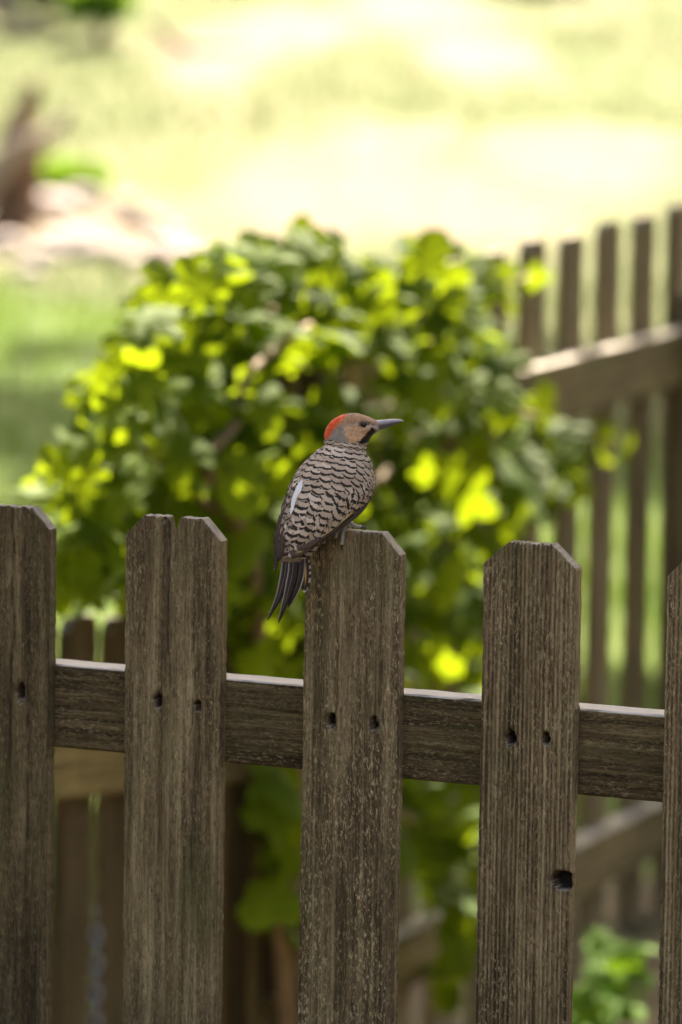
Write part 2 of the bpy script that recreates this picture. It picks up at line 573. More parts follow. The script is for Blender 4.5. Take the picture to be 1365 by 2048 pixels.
PT = 0.016
fence = empty('picket_fence', (FO.x, FO.y, 0))
tag(fence, 'weathered grey brown picket fence with the bird perched on it', 'fence')
PXS = [(-94, 96, 1012), (250, 440, 1035), (607, 796, 1062), (965, 1150, 1088), (1333, 1520, 1117)]
HOLES = {0: [(40, 1385, 7, 17)], 1: [(315, 1402, 9, 15), (394, 1414, 6, 10)], 2: [(660, 1441, 10, 13), (747, 1447, 7, 11)],
         3: [(1022, 1476, 9, 14), (1092, 1478, 6, 12), (1128, 1762, 24, 17)], 4: []}
pk = []
for i, (l, r, ty) in enumerate(PXS):
    u0, _ = fence_u(l, 1300); u1, _ = fence_u(r, 1300)
    _, zt = fence_u((l + r) / 2, ty)
    pk.append([u0, u1, zt])
top3 = pk[2][2]
for i, (u0, u1, zt) in enumerate(pk):
    w = u1 - u0; uc = (u0 + u1) / 2
    o = {'chamfer': 0.0195, 'chamfer_h': 0.0205, 'holes': []}
    for (hx, hy, rx, ry) in HOLES[i]:
        hu, hz = fence_u(hx, hy)
        o['holes'].append((hu - uc, zt - hz, rx / 2080, ry / 2080, 0.013))
    if i == 0:
        o.update(wave=2.6, grain=0.5, jag=0.002, cracks=[(0.012, 0.0, 0.3, 0.0016, 0.003), (-0.012, 0.05, 0.5, 0.0016, 0.003), (0.03, 0.1, 0.6, 0.0014, 0.003)])
    if i == 1:
        o.update(notch=[(-0.0012, 0.0052, 0.021)], jag=0.002,
                 cracks=[(-0.002, -0.01, 0.05, 0.0068, 0.0055), (-0.006, 0.0, 0.22, 0.0018, 0.004), (0.022, 0.09, 0.4, 0.0012, 0.0022)])
    if i == 2:
        o.update(cracks=[(0.034, 0.12, 0.55, 0.0012, 0.002), (0.013, 0.002, 0.05, 0.0018, 0.0018)])
    if i == 3:
        o.update(teeth=0.0017, jag=0.0015, chamfer=0.024, chamfer_h=0.021)
    me = plank_mesh('picket', w, zt + 0.02 if i != 9 else 1, PT, o, seed=11 + i * 7, relief=3.2 if i == 0 else 1.3)
    m = frame(FO + FD * uc + Vector((0, 0, zt - FO.z)), FD, FN)
    ob = put('picket', me, [M['wood_rough'], M['wood_streaky'], M['wood'], M['wood_lined'], M['wood_lined']][i], fence, m)
    if i == 1: ob['label'] = 'picket with a split notch at its top'
    if i == 3: ob['label'] = 'picket with a ragged sawn top and a knot hole'
# a few more pickets past the frame on both sides
pitch = (pk[3][0] - pk[0][0]) / 3
spare = plank_mesh('picket', pk[2][1] - pk[2][0], 1.12, PT, {'chamfer': 0.0195, 'chamfer_h': 0.0205}, seed=91, fine_len=0.2, nu=24)
for base, sgn in ((pk[0], -1), (pk[4], 1)):
    for q in (1, 2, 3):
        uc = (base[0] + base[1]) / 2 + sgn * q * pitch
        put('picket', spare, M['wood'], fence, frame(FO + FD * uc + Vector((0, 0, base[2] - FO.z)), FD, FN))
# rails
ua, za = fence_u(105, 1328, PT); ub, zb = fence_u(1330, 1432, PT)
_, zbot = fence_u(700, 1548, PT)
rl = 2.3
rh = (za + zb) / 2 - zbot
slope = math.atan2(zb - za, ub - ua)


def rail_mesh(name, L, h, t, seed, nx=420):
    us = np.linspace(-L / 2, L / 2, nx)
    zs = np.r_[0, np.linspace(0.0015, h - 0.0015, 44), h]
    U, Z = np.meshgrid(us, zs)
    warp = (fbm(U * 5, Z * 22, seed, 3) - 0.45) * 0.02
    ridge = np.abs(vnoise(U * 3, (Z + warp) * 230, seed + 2) - 0.5) * 2
    d = -0.0009 * (1 - ridge) ** 3 + 0.0007 * (fbm(U * 12, (Z + warp) * 160, seed + 4, 3) - 0.45)
    Y = -d
    Y[0, :] = 0.0015 + (vnoise(us * 60, us * 0, seed + 5)) * 0.0012; Y[-1, :] = 0.0015
    nr, nc = U.shape
    zo = np.zeros_like(U); zo[0] = (fbm(us * 40, us * 0, seed + 6, 3) - 0.45) * 0.0025
    V = np.c_[U.ravel(), Y.ravel(), (-Z + zo).ravel()]
    F = [tuple(reversed(f)) for f in grid_faces(nr, nc)]
    nv = len(V)
    tb = np.c_[us, np.full(nc, t), zo[0] * 0.5 - 0.0006]; bb = np.c_[us, np.full(nc, t), np.full(nc, -h)]
    V = np.vstack([V, tb, bb])
    for j in range(nc - 1):
        F.append((j, j + 1, nv + j + 1, nv + j))
        F.append((nv + j, nv + j + 1, nv + nc + j + 1, nv + nc + j))
        F.append(((nr - 1) * nc + j, nv + nc + j, nv + nc + j + 1, (nr - 1) * nc + j + 1))
    F.append(tuple([i * nc for i in range(nr)] + [nv + nc, nv]))
    F.append(tuple([nv + nc - 1, nv + 2 * nc - 1] + [i * nc + nc - 1 for i in range(nr - 1, -1, -1)]))
    me = bpy.data.meshes.new(name)
    me.from_pydata(V.tolist(), [], F)
    add_attr(me, 'pit_dark', np.zeros(len(V)))
    me.polygons.foreach_set('use_smooth', [i < (nr - 1) * (nc - 1) for i in range(len(me.polygons))])
    me.update()
    return me


rm = rail_mesh('rail', rl, rh, 0.038, 5)
uc = (ua + ub) / 2
m = frame(FO - FN * (PT - 0.0004) + FD * uc + Vector((0, 0, (za + zb) / 2 - FO.z)), FD, FN) @ Matrix.Rotation(-slope, 4, 'Y')
put('rail', rm, M['wood_rail_shaded'], fence, m)
put('rail', rm, M['wood_rail_shaded'], fence, frame(FO - FN * (PT - 0.0004) + FD * uc + Vector((0, 0, 0.30 - FO.z)), FD, FN))
# posts out of frame carry the rails
post_me = plank_mesh('post', 0.09, 1.25, 0.09, {}, seed=301, fine_len=0.1, nu=16)
for q in (-0.93, 1.13):
    put('post', post_me, M['wood'], fence, frame(FO - FN * (PT + 0.037) + FD * (uc + q) + Vector((0, 0, 1.0 + 0.2 - FO.z)), FD, FN))

# ------------------------------------------------------------------ side fence
SA = R(69)
SO = P(1000, 780, 9.64)
SD = Vector((math.cos(SA), math.sin(SA), 0))
SN = Vector((math.sin(SA), -math.cos(SA), 0))


def side_u(px, py, off=0.0):
    p = hit_plane(px, py, SO - SN * off, SN)
    return (p - SO).dot(SD), p.z


sf = empty('side_fence', (SO.x, SO.y, float(ground_z(SO.x, SO.y))))
tag(sf, 'out of focus grey picket fence half covered by the leafy vine', 'fence')
RT = 0.038                                            # rails stand towards us, pickets behind them
us0, _ = side_u(995, 600, RT); us1, _ = side_u(1294, 600, RT)
sp = (us1 - us0) / 4
_, ztopR = side_u(1146, 462, RT)
uzA = side_u(1000, 750); uzB = side_u(1335, 672)      # front top edge of upper rail
zr_top = (uzA[1] + uzB[1]) / 2
zr_bot = side_u(1200, 820)[1]
zl_top = side_u(1200, 1672)[1]; zl_bot = side_u(1200, 1775)[1]
post_u = side_u(572, 1000)[0]
far_u = side_u(1395, 900)[0]
sw_ = 0.104
bp = [plank_mesh('picket', sw_, 1.34, 0.018, {'chamfer': 0.017, 'chamfer_h': 0.02}, seed=401 + q, fine_len=0.12, nu=14) for q in range(3)]
nleft = int((us0 - post_u) / sp)
for q in range(-nleft, 11):
    u = us0 + q * sp
    m = frame(SO - SN * RT + SD * u + Vector((0, 0, ztopR + random.uniform(-0.012, 0.012) - SO.z)), SD, SN) @ Matrix.Rotation(R(random.uniform(-0.8, 0.8)), 4, 'Y')
    put('picket', bp[q % 3], M['wood_back'], sf, m)
rr = zr_top - zr_bot
Lr = 2.2
ru = rail_mesh('rail', Lr, rr, RT, 55, 60)
put('rail', ru, M['wood_back_rail'], sf, frame(SO + SD * (post_u + Lr / 2) + Vector((0, 0, zr_top - SO.z)), SD, SN))
ru2 = rail_mesh('rail', Lr, zl_top - zl_bot, RT, 57, 60)
put('rail', ru2, M['wood_back_rail'], sf, frame(SO + SD * (post_u + Lr / 2) + Vector((0, 0, zl_top - SO.z)), SD, SN))
pm = plank_mesh('post', 0.085, 1.7, 0.085, {}, seed=311, fine_len=0.1, nu=14)
put('post', pm, M['wood_back'], sf, frame(SO + SN * 0.058 + SD * (far_u) + Vector((0, 0, side_u(1350, 600)[1] - SO.z)), SD, SN))
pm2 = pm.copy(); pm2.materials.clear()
put('post', pm2, M['wood_back_shaded'], sf, frame(SO + SN * 0.045 + SD * (post_u + 0.06) + Vector((0, 0, side_u(580, 690)[1] - SO.z)), SD, SN))
# lower panel running off to the left
ua_, z_a = side_u(102, 1597); ub_, z_b = side_u(564, 1557)
sl = math.atan2(z_b - z_a, ub_ - ua_)
Ll = 2.4
lc = ub_ - Ll / 2 + 0.03
zc = z_b + math.tan(sl) * (lc - ub_)
rlow = rail_mesh('rail', Ll / math.cos(sl), 0.089, RT, 59, 60)
put('rail', rlow, M['wood_back_rail'], sf, frame(SO + SD * lc + Vector((0, 0, zc + 0.089 - SO.z)), SD, SN) @ Matrix.Rotation(-sl, 4, 'Y'))
put('rail', rlow, M['wood_back_rail'], sf, frame(SO + SD * lc + Vector((0, 0, zc - 0.62 - SO.z)), SD, SN) @ Matrix.Rotation(-sl, 4, 'Y'))
un, _ = side_u(165, 1640, RT)
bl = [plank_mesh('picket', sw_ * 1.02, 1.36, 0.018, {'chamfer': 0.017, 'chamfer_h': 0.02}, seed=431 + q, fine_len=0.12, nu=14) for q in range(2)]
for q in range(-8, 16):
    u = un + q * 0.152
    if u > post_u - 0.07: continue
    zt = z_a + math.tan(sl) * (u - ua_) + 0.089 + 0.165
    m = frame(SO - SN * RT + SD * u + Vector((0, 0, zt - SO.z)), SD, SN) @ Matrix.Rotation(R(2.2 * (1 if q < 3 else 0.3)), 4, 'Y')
    put('picket', bl[q % 2], M['wood_back_shaded'], sf, m)

# ------------------------------------------------------------------ vine
def leaf_mesh(name, seed, lobes=5, size=1.0):
    rnd = random.Random(seed)
    V = [(0, 0, 0)]; F = []
    n = 33
    # outline: lobed polar curve, base notch at angle 0 pointing to -y
    for i in range(n):
        th = -math.pi / 2 + 0.22 + (2 * math.pi - 0.44) * i / (n - 1)
        a = (i / (n - 1) - 0.5) * 2
        lob = abs(math.cos(a * math.pi * 2.35 * 0.5 * 1.0)) if lobes == 3 else abs(math.cos(a * math.pi * 2.0))
        r = 0.27 + 0.27 * lob ** 1.1 + 0.10 * (1 - abs(a)) + rnd.uniform(-0.025, 0.025) + (0.018 if i % 2 else -0.018)
        x, y = r * math.cos(th), r * math.sin(th) + 0.12
        z = -0.55 * r * r * (0.35 + 0.5 * abs(math.cos(th)) ** 2) + rnd.uniform(-0.02, 0.02)
        V.append((x * size, y * size, z * size))
    mid = []
    for i in range(n):
        x, y, z = V[1 + i]
        mid.append((x * 0.55, y * 0.55, z * 0.28 + 0.025 * size * (1 if i % 4 < 2 else -1)))
    V += mid
    for i in range(n - 1):
        F.append((0, 1 + n + i, 2 + n + i))
        F.append((1 + n + i, 1 + i, 2 + i, 2 + n + i))
    return V, F


vine_base = SO + SD * (post_u + 0.02) + SN * 0.08
vine_base.z = float(ground_z(vine_base.x, vine_base.y)) - 0.01
vine = empty('grape_vine', vine_base)
tag(vine, 'leafy green vine with lobed leaves sprawling over the side fence', 'vine')
LV = [leaf_mesh('leaf', s, 5 if s % 3 else 3) for s in range(5)]
LM = []
for V, F in LV:
    me = bpy.data.meshes.new('leaf')
    me.from_pydata(V, [], F)
    me.polygons.foreach_set('use_smooth', [True] * len(me.polygons))
    me.materials.append(M['vine_leaf'])
    LM.append(me)

POLY = [(455, 505), (520, 492), (600, 478), (680, 490), (710, 530), (770, 530), (800, 478), (850, 500), (940, 500),
        (985, 570), (960, 640), (1010, 680), (1030, 770), (1075, 800), (1120, 870), (1150, 960), (1120, 1010), (1060, 1040),
        (1010, 1090), (985, 1150), (970, 1400), (800, 1400), (600, 1420), (470, 1300), (400, 1240), (300, 1210), (130, 1200),
        (105, 1130), (100, 1030), (75, 965), (130, 920), (190, 870), (150, 800), (230, 750), (275, 700), (280, 620), (330, 560), (400, 545)]
POLY2 = [(800, 1540), (960, 1560), (960, 1760), (900, 1800), (850, 1690), (800, 1700)]
POLY3 = [(500, 1540), (605, 1530), (605, 1680), (540, 1660)]
POLY4 = [(880, 1760), (960, 1740), (955, 1990), (880, 2000)]


def inside(pt, poly):
    x, y = pt; c = False
    for i in range(len(poly)):
        x0, y0 = poly[i]; x1, y1 = poly[i - 1]
        if (y0 > y) != (y1 > y) and x < (x1 - x0) * (y - y0) / (y1 - y0) + x0: c = not c
    return c


def side_depth(px, py):
    p = hit_plane(px, py, SO, SN)
    return (p - C0).dot(R3 @ Vector((0, 0, -1)))


leaves = []


def try_leaf(px, py, dd, size, up=0.75, bright=0):
    d = min(max(side_depth(px, 900), 8.15), 10.1) + dd
    p = P(px, py, d)
    n = Vector((random.gauss(0, 0.5), random.gauss(-0.45, 0.45), random.gauss(up * 0.85, 0.36))).normalized()
    leaves.append((p, n, size))


def hole_density(px, py):
    if 545 < px < 615 and 690 < py < 900: return 0.12
    if 620 < px < 810 and 690 < py < 790: return 0.30
    if 740 < px < 810 and 790 < py < 1010: return 0.12
    if 470 < px < 600 and 1200 < py < 1360: return 0.25
    if 820 < px < 965 and 1160 < py < 1400: return 0.55
    if 250 < px < 330 and 930 < py < 1010: return 0.2
    return 1.0


# rim leaves follow the outline
for i in range(len(POLY)):
    a, b_ = POLY[i - 1], POLY[i]
    if a[1] > 1180 or b_[1] > 1180: continue
    L = math.hypot(b_[0] - a[0], b_[1] - a[1])
    for q in range(max(1, int(L / 40))):
        f = random.random()
        cx_, cy_ = 610, 850
        x = a[0] + (b_[0] - a[0]) * f; y = a[1] + (b_[1] - a[1]) * f
        x += (cx_ - x) * 0.05; y += (cy_ - y) * 0.05
        try_leaf(x, y, random.uniform(-0.15, 0.25), random.uniform(0.06, 0.095))
cnt = 0
while cnt < 1000:
    x, y = random.uniform(60, 1160), random.uniform(470, 1420)
    if not inside((x, y), POLY): continue
    if random.random() > hole_density(x, y): continue
    # thinner along the edge, deeper towards the middle
    try_leaf(x, y, random.uniform(-0.38, 0.42), random.uniform(0.05, 0.098))
    cnt += 1
for poly, n_, bb in (([(470, 1060), (610, 1080), (610, 1400), (500, 1380)], 46, (470, 1060, 610, 1400)), ([(540, 1540), (605, 1540), (605, 1900), (550, 1900)], 20, (540, 1540, 605, 1900)), (POLY2, 34, (800, 1540, 960, 1800)), (POLY3, 14, (500, 1530, 605, 1680)), (POLY4, 22, (880, 1740, 960, 2000))):
    c_ = 0
    while c_ < n_:
        x, y = random.uniform(bb[0], bb[2]), random.uniform(bb[1], bb[3])
        if inside((x, y), poly):
            try_leaf(x, y, random.uniform(-0.3, 0.25), random.uniform(0.06, 0.10)); c_ += 1
# sprays reaching past the outline
for (x, y, s, dd) in ((1035, 548, 0.062, 0.0), (1062, 556, 0.05, 0.02), (1010, 560, 0.05, 0.0), (1178, 912, 0.05, -0.1), (1205, 900, 0.05, -0.1),
                      (1160, 925, 0.045, -0.1), (1248, 898, 0.045, -0.1), (1222, 862, 0.04, -0.1), (1100, 870, 0.05, -0.05), (1135, 880, 0.045, -0.05),
                      (1150, 985, 0.06, -0.1), (975, 640, 0.055, 0), (990, 690, 0.06, -0.05)):
    try_leaf(x, y, dd, s * 1.15, 0.35)

inv_v = np.array(vine_base)
stuffV, stuffF, off = [], [], 0
leaves.sort(key=lambda t: -t[2] / (t[0] - C0).length)
order = list(range(len(leaves)))
# the ones in front are parts, the rest of the foliage is one mass behind them
front = sorted(order, key=lambda i: (leaves[i][0] - C0).length - 4 * leaves[i][2])[:300]
front = set(front)
for i, (p, n, s) in enumerate(leaves):
    ax = random.uniform(0, 6.283)
    q = n.to_track_quat('Z', 'Y').to_matrix() @ Matrix.Rotation(ax, 3, 'Z')
    kx = random.uniform(0.8, 1.1)
    if i in front:
        o = bpy.data.objects.new('leaf', LM[i % 5])
        col.objects.link(o)
        o.parent = vine
        mm = q.to_4x4() @ Matrix.Diagonal((s * kx, s, s, 1))
        mm.translation = p - vine_base
        o.matrix_local = mm
    else:
        V, F = LV[i % 5]
        for v in V:
            w_ = q @ Vector((v[0] * s * kx, v[1] * s, v[2] * s)) + p - vine_base
            stuffV.append(w_[:])
        stuffF += [tuple(off + a for a in f) for f in F]
        off += len(V)
fo = mesh_obj('foliage', stuffV, stuffF, M['vine_leaf'], vine)
fo['kind'] = 'stuff'
# stems: two curved canes plus tendrils, all from the base by the post
def cane(name, pxs, r0, r1, dd=-0.15):
    pts = [vine_base + Vector((random.uniform(-0.05, 0.05), 0, 0))] + [P(x, y, min(max(side_depth(x, 900), 8.2), 10.1) + dd) for x, y in pxs]
    pts = crom(np.array([tuple(p) for p in pts]), 28)
    V, F = tube(pts, np.linspace(r0, r1, 28), 8)
    mesh_obj(name, V, F, M['stem'], vine, origin=inv_v)


cane('stem', [(520, 1250), (480, 1050), (410, 930), (470, 850), (490, 760), (560, 690), (620, 650)], 0.010, 0.005, -0.28)
cane('stem', [(560, 1200), (590, 950), (585, 780), (560, 640), (470, 600)], 0.022, 0.008, -0.05)
cane('stem', [(600, 1150), (680, 900), (700, 720), (850, 690), (950, 600), (1060, 552)], 0.010, 0.0025, -0.05)
cane('stem', [(620, 1150), (760, 960), (900, 830), (1060, 830), (1140, 860), (1250, 893)], 0.010, 0.002, -0.1)
cane('stem', [(500, 1200), (400, 1000), (280, 900), (170, 930), (80, 965)], 0.010, 0.002, -0.15)
cane('stem', [(520, 1150), (440, 900), (420, 700), (430, 620)], 0.009, 0.003, -0.1)
cane('stem', [(700, 1650), (830, 1640), (940, 1580)], 0.008, 0.003, -0.1)

# ------------------------------------------------------------------ bird
BD = (FO - C0).dot(R3 @ Vector((0, 0, -1)))
PXM = 1 / 2080.0
VIEW = (R3 @ Vector((0, 0, -1))).normalized()


def fdepth(px):
    """view depth of the picket's front face below photo column px"""
    p = hit_plane(px, 1075, FO, FN)
    return (p - C0).dot(VIEW)


BD0 = fdepth(680)


def B(px, py, t=0.0):
    return P(px, py, BD0 - t * PXM)


foot_at = B(690, 1061, -14)
bird = empty('woodpecker', foot_at)
tag(bird, 'barred brown woodpecker with red nape perched on the picket top, head turned right', 'bird')
bo = np.array(foot_at)
RINGS = np.array([
    # Lx, Ly, Rx, Ry, t, b
    (560, 1122, 596, 1128, 40, 6),
    (555, 1100, 618, 1108, 38, 16),
    (555, 1072, 646, 1082, 34, 27),
    (560, 1042, 678, 1056, 28, 37),
    (569, 1008, 710, 1026, 20, 45),
    (580, 975, 737, 1000, 10, 50),
    (594, 946, 748, 972, 0, 52),
    (612, 922, 747, 944, -8, 48),
    (634, 903, 739, 920, -13, 39),
    (648, 892, 732, 906, -15, 33),
    (650, 881, 733, 893, -15, 30),
    (649, 868, 738, 883, -14, 29.5),
    (655, 852, 742, 875, -14, 29.5),
    (668, 838, 746, 870, -14, 30),
    (688, 828.5, 750, 867, -14, 30),
    (712, 826, 754, 865, -14, 28),
    (732, 831, 756, 864, -14, 23),
    (746, 837, 758, 862.5, -14, 16),
    (756, 842, 760, 861, -14, 10),
])


def body_at(s, th):
    s = np.atleast_1d(np.asarray(s, float)); th = np.atleast_1d(np.asarray(th, float))
    q = crom_at(RINGS, s)
    c = (q[:, 0:2] + q[:, 2:4]) / 2; a = (q[:, 2:4] - q[:, 0:2]) / 2
    xy = c + a * np.sin(th)[:, None]
    t = q[:, 4] + q[:, 5] * np.cos(th)
    return np.c_[xy, t]


def Bn(arr):
    return np.array([tuple(B(*r)) for r in arr])


ss = np.r_[np.linspace(0, 9, 60), np.linspace(9.1, 18, 110)]
NTH = 96
ths = np.linspace(-math.pi, math.pi, NTH, endpoint=False)
SSg, THg = np.meshgrid(ss, ths, indexing='ij')
bpx = body_at(SSg.ravel(), THg.ravel())
bv = Bn(bpx)
bf = grid_faces(len(ss), NTH, wrap=True)
nv = len(bv)
bv = np.vstack([bv, bv[:NTH].mean(0), bv[-NTH:].mean(0)])
bpx = np.vstack([bpx, bpx[:NTH].mean(0), bpx[-NTH:].mean(0)])
for j in range(NTH):
    bf.append((nv, (j + 1) % NTH, j))
    bf.append((nv + 1, nv - NTH + j, nv - NTH + (j + 1) % NTH))


def polymask(x, y, poly, soft=2.0):
    """signed soft mask of a polygon"""
    poly = np.array(poly, float)
    ins = np.zeros(len(x), bool); dist = np.full(len(x), 1e9)
    for i in range(len(poly)):
        a, b_ = poly[i - 1], poly[i]
        cond = ((a[1] > y) != (b_[1] > y)) & (x < (b_[0] - a[0]) * (y - a[1]) / (b_[1] - a[1] + 1e-9) + a[0])
        ins ^= cond
        d = b_ - a
        tt = np.clip(((x - a[0]) * d[0] + (y - a[1]) * d[1]) / (d @ d), 0, 1)
        dist = np.minimum(dist, np.hypot(x - a[0] - tt * d[0], y - a[1] - tt * d[1]))
    sd = np.where(ins, dist, -dist)
    return sstep(-soft, soft, sd)


hx, hy = bpx[:, 0], bpx[:, 1]
hn = (fbm(hx * 0.25, hy * 0.25, 71, 3) - 0.45)
jx = hx + (vnoise(hx * 0.5, hy * 0.5, 31) - 0.5) * 4
jy = hy + (vnoise(hx * 0.5, hy * 0.5, 37) - 0.5) * 4
BC = np.tile(np.array([0.25, 0.185, 0.13]), (len(bv), 1))          # body under the feathers


def paint(mask, c):
    global BC
    BC = BC * (1 - mask[:, None]) + np.array(c) * mask[:, None]


head = np.r_[sstep(9.0, 9.8, np.repeat(ss, NTH)), [0, 1]]
paint(head, (0.42, 0.33, 0.26))                                     # side of neck, throat
paint(head * polymask(jx, jy, [(650, 895), (652, 862), (690, 850), (702, 870), (696, 892)], 5), (0.30, 0.265, 0.22))
paint(head * polymask(jx, jy, [(690, 852), (715, 850), (742, 848), (738, 868), (720, 886), (702, 886), (690, 870)], 5), (0.68, 0.41, 0.235))
paint(head * polymask(jx, jy, [(652, 850), (665, 830), (700, 815), (735, 815), (762, 838), (757, 850), (735, 845), (715, 846), (690, 850), (668, 862)], 3), (0.38, 0.215, 0.12))
paint(head * polymask(jx, jy, [(716, 852), (722, 842), (735, 842), (752, 849), (738, 853), (728, 854)], 2.5), (0.13, 0.08, 0.05))
paint(head * polymask(jx, jy, [(722, 858), (731, 852), (744, 849), (741, 857), (729, 861)], 2), (0.68, 0.52, 0.38))
paint(head * polymask(jx, jy, [(640, 892), (645, 868), (655, 848), (668, 834), (686, 826), (692, 832), (678, 845), (668, 857), (660, 872), (652, 884)], 5), (0.80, 0.085, 0.012))
paint(head * polymask(jx, jy, [(745, 855), (752, 859), (752, 866), (744, 876), (735, 886), (722, 889), (714, 884), (726, 876), (736, 865)], 1.6), (0.010, 0.008, 0.007))
BC *= (1.12 + hn * 0.9)[:, None]

k = NT('plumage_body')
cc = k.n('Attribute', {'attribute_name': 'tint'}).outputs['Color']
po = k.n('TexCoord').outputs['Object']
fn = k.noise(po, 700, 4, 0.75)
cc = k.mix(1.0, cc, k.ramp(fn, [(0.3, (0.72, 0.72, 0.72)), (0.7, (1.2, 1.2, 1.2))]), 'MULTIPLY')
bmp = k.n('Bump', None, Strength=0.8, Distance=0.0012, Height=fn).outputs['Normal']
b = k.n('BsdfPrincipled', None, Base_Color=cc, Roughness=0.75, Normal=bmp)
b.inputs['Specular IOR Level'].default_value = 0.2
b.inputs['Sheen Weight'].default_value = 0.12
M['plumage'] = k.surface(b.outputs[0])
body = mesh_obj('body', bv, bf, M['plumage'], bird, origin=bo)
add_col(body.data, 'tint', np.clip(BC, 0, 1))

# contour feathers: uv.x across (-1..1 -> 0..1), uv.y along; tint = (rand, region, dark)
k = NT('contour_feather')
uv = k.n('UVMap').outputs['UV']
sx = k.n('SeparateXYZ', None, Vector=uv)
U_, V_ = sx.outputs['X'], sx.outputs['Y']
at = k.n('Attribute', {'attribute_name': 'fid'}).outputs['Color']
sa = k.n('SeparateColor', None, Color=at)
rnd, reg, amt = sa.outputs[0], sa.outputs[1], sa.outputs[2]
uc_ = k.math('MULTIPLY', k.math('SUBTRACT', U_, 0.5), 2.0)
u2 = k.math('MULTIPLY', uc_, uc_)
wob = k.math('MULTIPLY', k.math('SUBTRACT', k.noise(po_ := k.n('TexCoord').outputs['Object'], 520, 3, 0.6), 0.5), 0.18)
ctr = k.math('ADD', k.math('SUBTRACT', 0.80, k.math('MULTIPLY', u2, 0.16)), wob)
ctr = k.math('ADD', ctr, k.math('MULTIPLY', k.math('SUBTRACT', rnd, 0.5), 0.06))
dist = k.math('ABSOLUTE', k.math('SUBTRACT', V_, ctr))
bw = k.math('MULTIPLY', amt, 0.125)
bar = k.math('SUBTRACT', 1.0, k.math('DIVIDE', k.math('SUBTRACT', dist, k.math('MULTIPLY', bw, 0.6)), 0.035), clamp=True)
ctr2 = k.math('SUBTRACT', ctr, 0.42)
d2 = k.math('ABSOLUTE', k.math('SUBTRACT', V_, ctr2))
bar2 = k.math('SUBTRACT', 1.0, k.math('DIVIDE', k.math('SUBTRACT', d2, k.math('MULTIPLY', bw, 0.6)), 0.035), clamp=True)
bar = k.math('MAXIMUM', bar, bar2)
tan_ = k.ramp(rnd, [(0.0, (0.46, 0.345, 0.25)), (0.6, (0.62, 0.485, 0.365)), (1.0, (0.74, 0.61, 0.48))])
edge = k.ramp(V_, [(0.86, (0, 0, 0)), (1.0, (1, 1, 1))])
tan_ = k.mix(k.math('MULTIPLY', edge, 0.5), tan_, (0.66, 0.54, 0.42))
cf = k.mix(k.math('MULTIPLY', bar, 0.96), tan_, (0.012, 0.008, 0.006))
dk = k.math('SUBTRACT', 1.0, k.math('MULTIPLY', k.math('ABSOLUTE', k.math('SUBTRACT', reg, 0.5)), 2.0), clamp=True)
cf = k.mix(k.math('MULTIPLY', dk, 0.75), cf, (0.11, 0.075, 0.06))
wh = k.math('MULTIPLY', k.math('SUBTRACT', reg, 0.75), 4.0, clamp=True)
cf = k.mix(wh, cf, (0.93, 0.92, 0.91))
barb = k.n('TexWave', {'bands_direction': 'X'}, Vector=k.n('Mapping', None, Vector=uv, Rotation=(0, 0, 0.9)).outputs[0], Scale=9.0, Distortion=2.0).outputs['Fac']
cf = k.mix(1.0, cf, k.ramp(barb, [(0, (0.82, 0.80, 0.78)), (1, (1.12, 1.12, 1.12))]), 'MULTIPLY')
b = k.n('BsdfPrincipled', None, Base_Color=cf, Roughness=0.7)
b.inputs['Specular IOR Level'].default_value = 0.25
b.inputs['Sheen Weight'].default_value = 0.08
M['feather'] = k.surface(b.outputs[0])


def feather_strip(p, f, n, L, W, rnd, reg, amt, V, F, UV, ID, lift=1.5, sag=110.0, nu=5, nvv=8, px_units=True):
    """append one contour feather (photo-pixel units) to lists"""
    w = np.cross(f, n); w /= np.linalg.norm(w)
    off = len(V)
    for i in range(nvv):
        v = i / (nvv - 1)
        wid = W * math.sqrt(max(0.0, 1 - max(0, (v - 0.55) / 0.45) ** 2.2)) * (0.55 + 0.45 * min(1, v / 0.4))
        for j in range(nu):
            u = -1 + 2 * j / (nu - 1)
            d = (v - 0.5) * L
            q = p + f * d + w * u * wid + n * (-1.6 + lift * v ** 1.4 - 1.2 * u * u - (d * d) / (2 * sag) + 1.7)
            V.append(q); UV.append((0.5 + 0.5 * u, v)); ID.append((rnd, reg, amt))
    for i in range(nvv - 1):
        for j in range(nu - 1):
            F.append((off + i * nu + j, off + i * nu + j + 1, off + (i + 1) * nu + j + 1, off + (i + 1) * nu + j))


def surf_frame(s, th):
    e = 0.03
    p = body_at(s, th)[0]
    f = body_at(s - e, th)[0] - body_at(s + e, th)[0]
    g_ = body_at(s, th + e)[0] - body_at(s, th - e)[0]
    n = np.cross(f, g_)
    n /= np.linalg.norm(n)
    c = body_at(s, 0)[0]; q = crom_at(RINGS, np.array([s]))[0]
    ctr = np.array([(q[0] + q[2]) / 2, (q[1] + q[3]) / 2, q[4]])
    if np.dot(n, p - ctr) < 0: n = -n
    f /= np.linalg.norm(f)
    return p, f, n


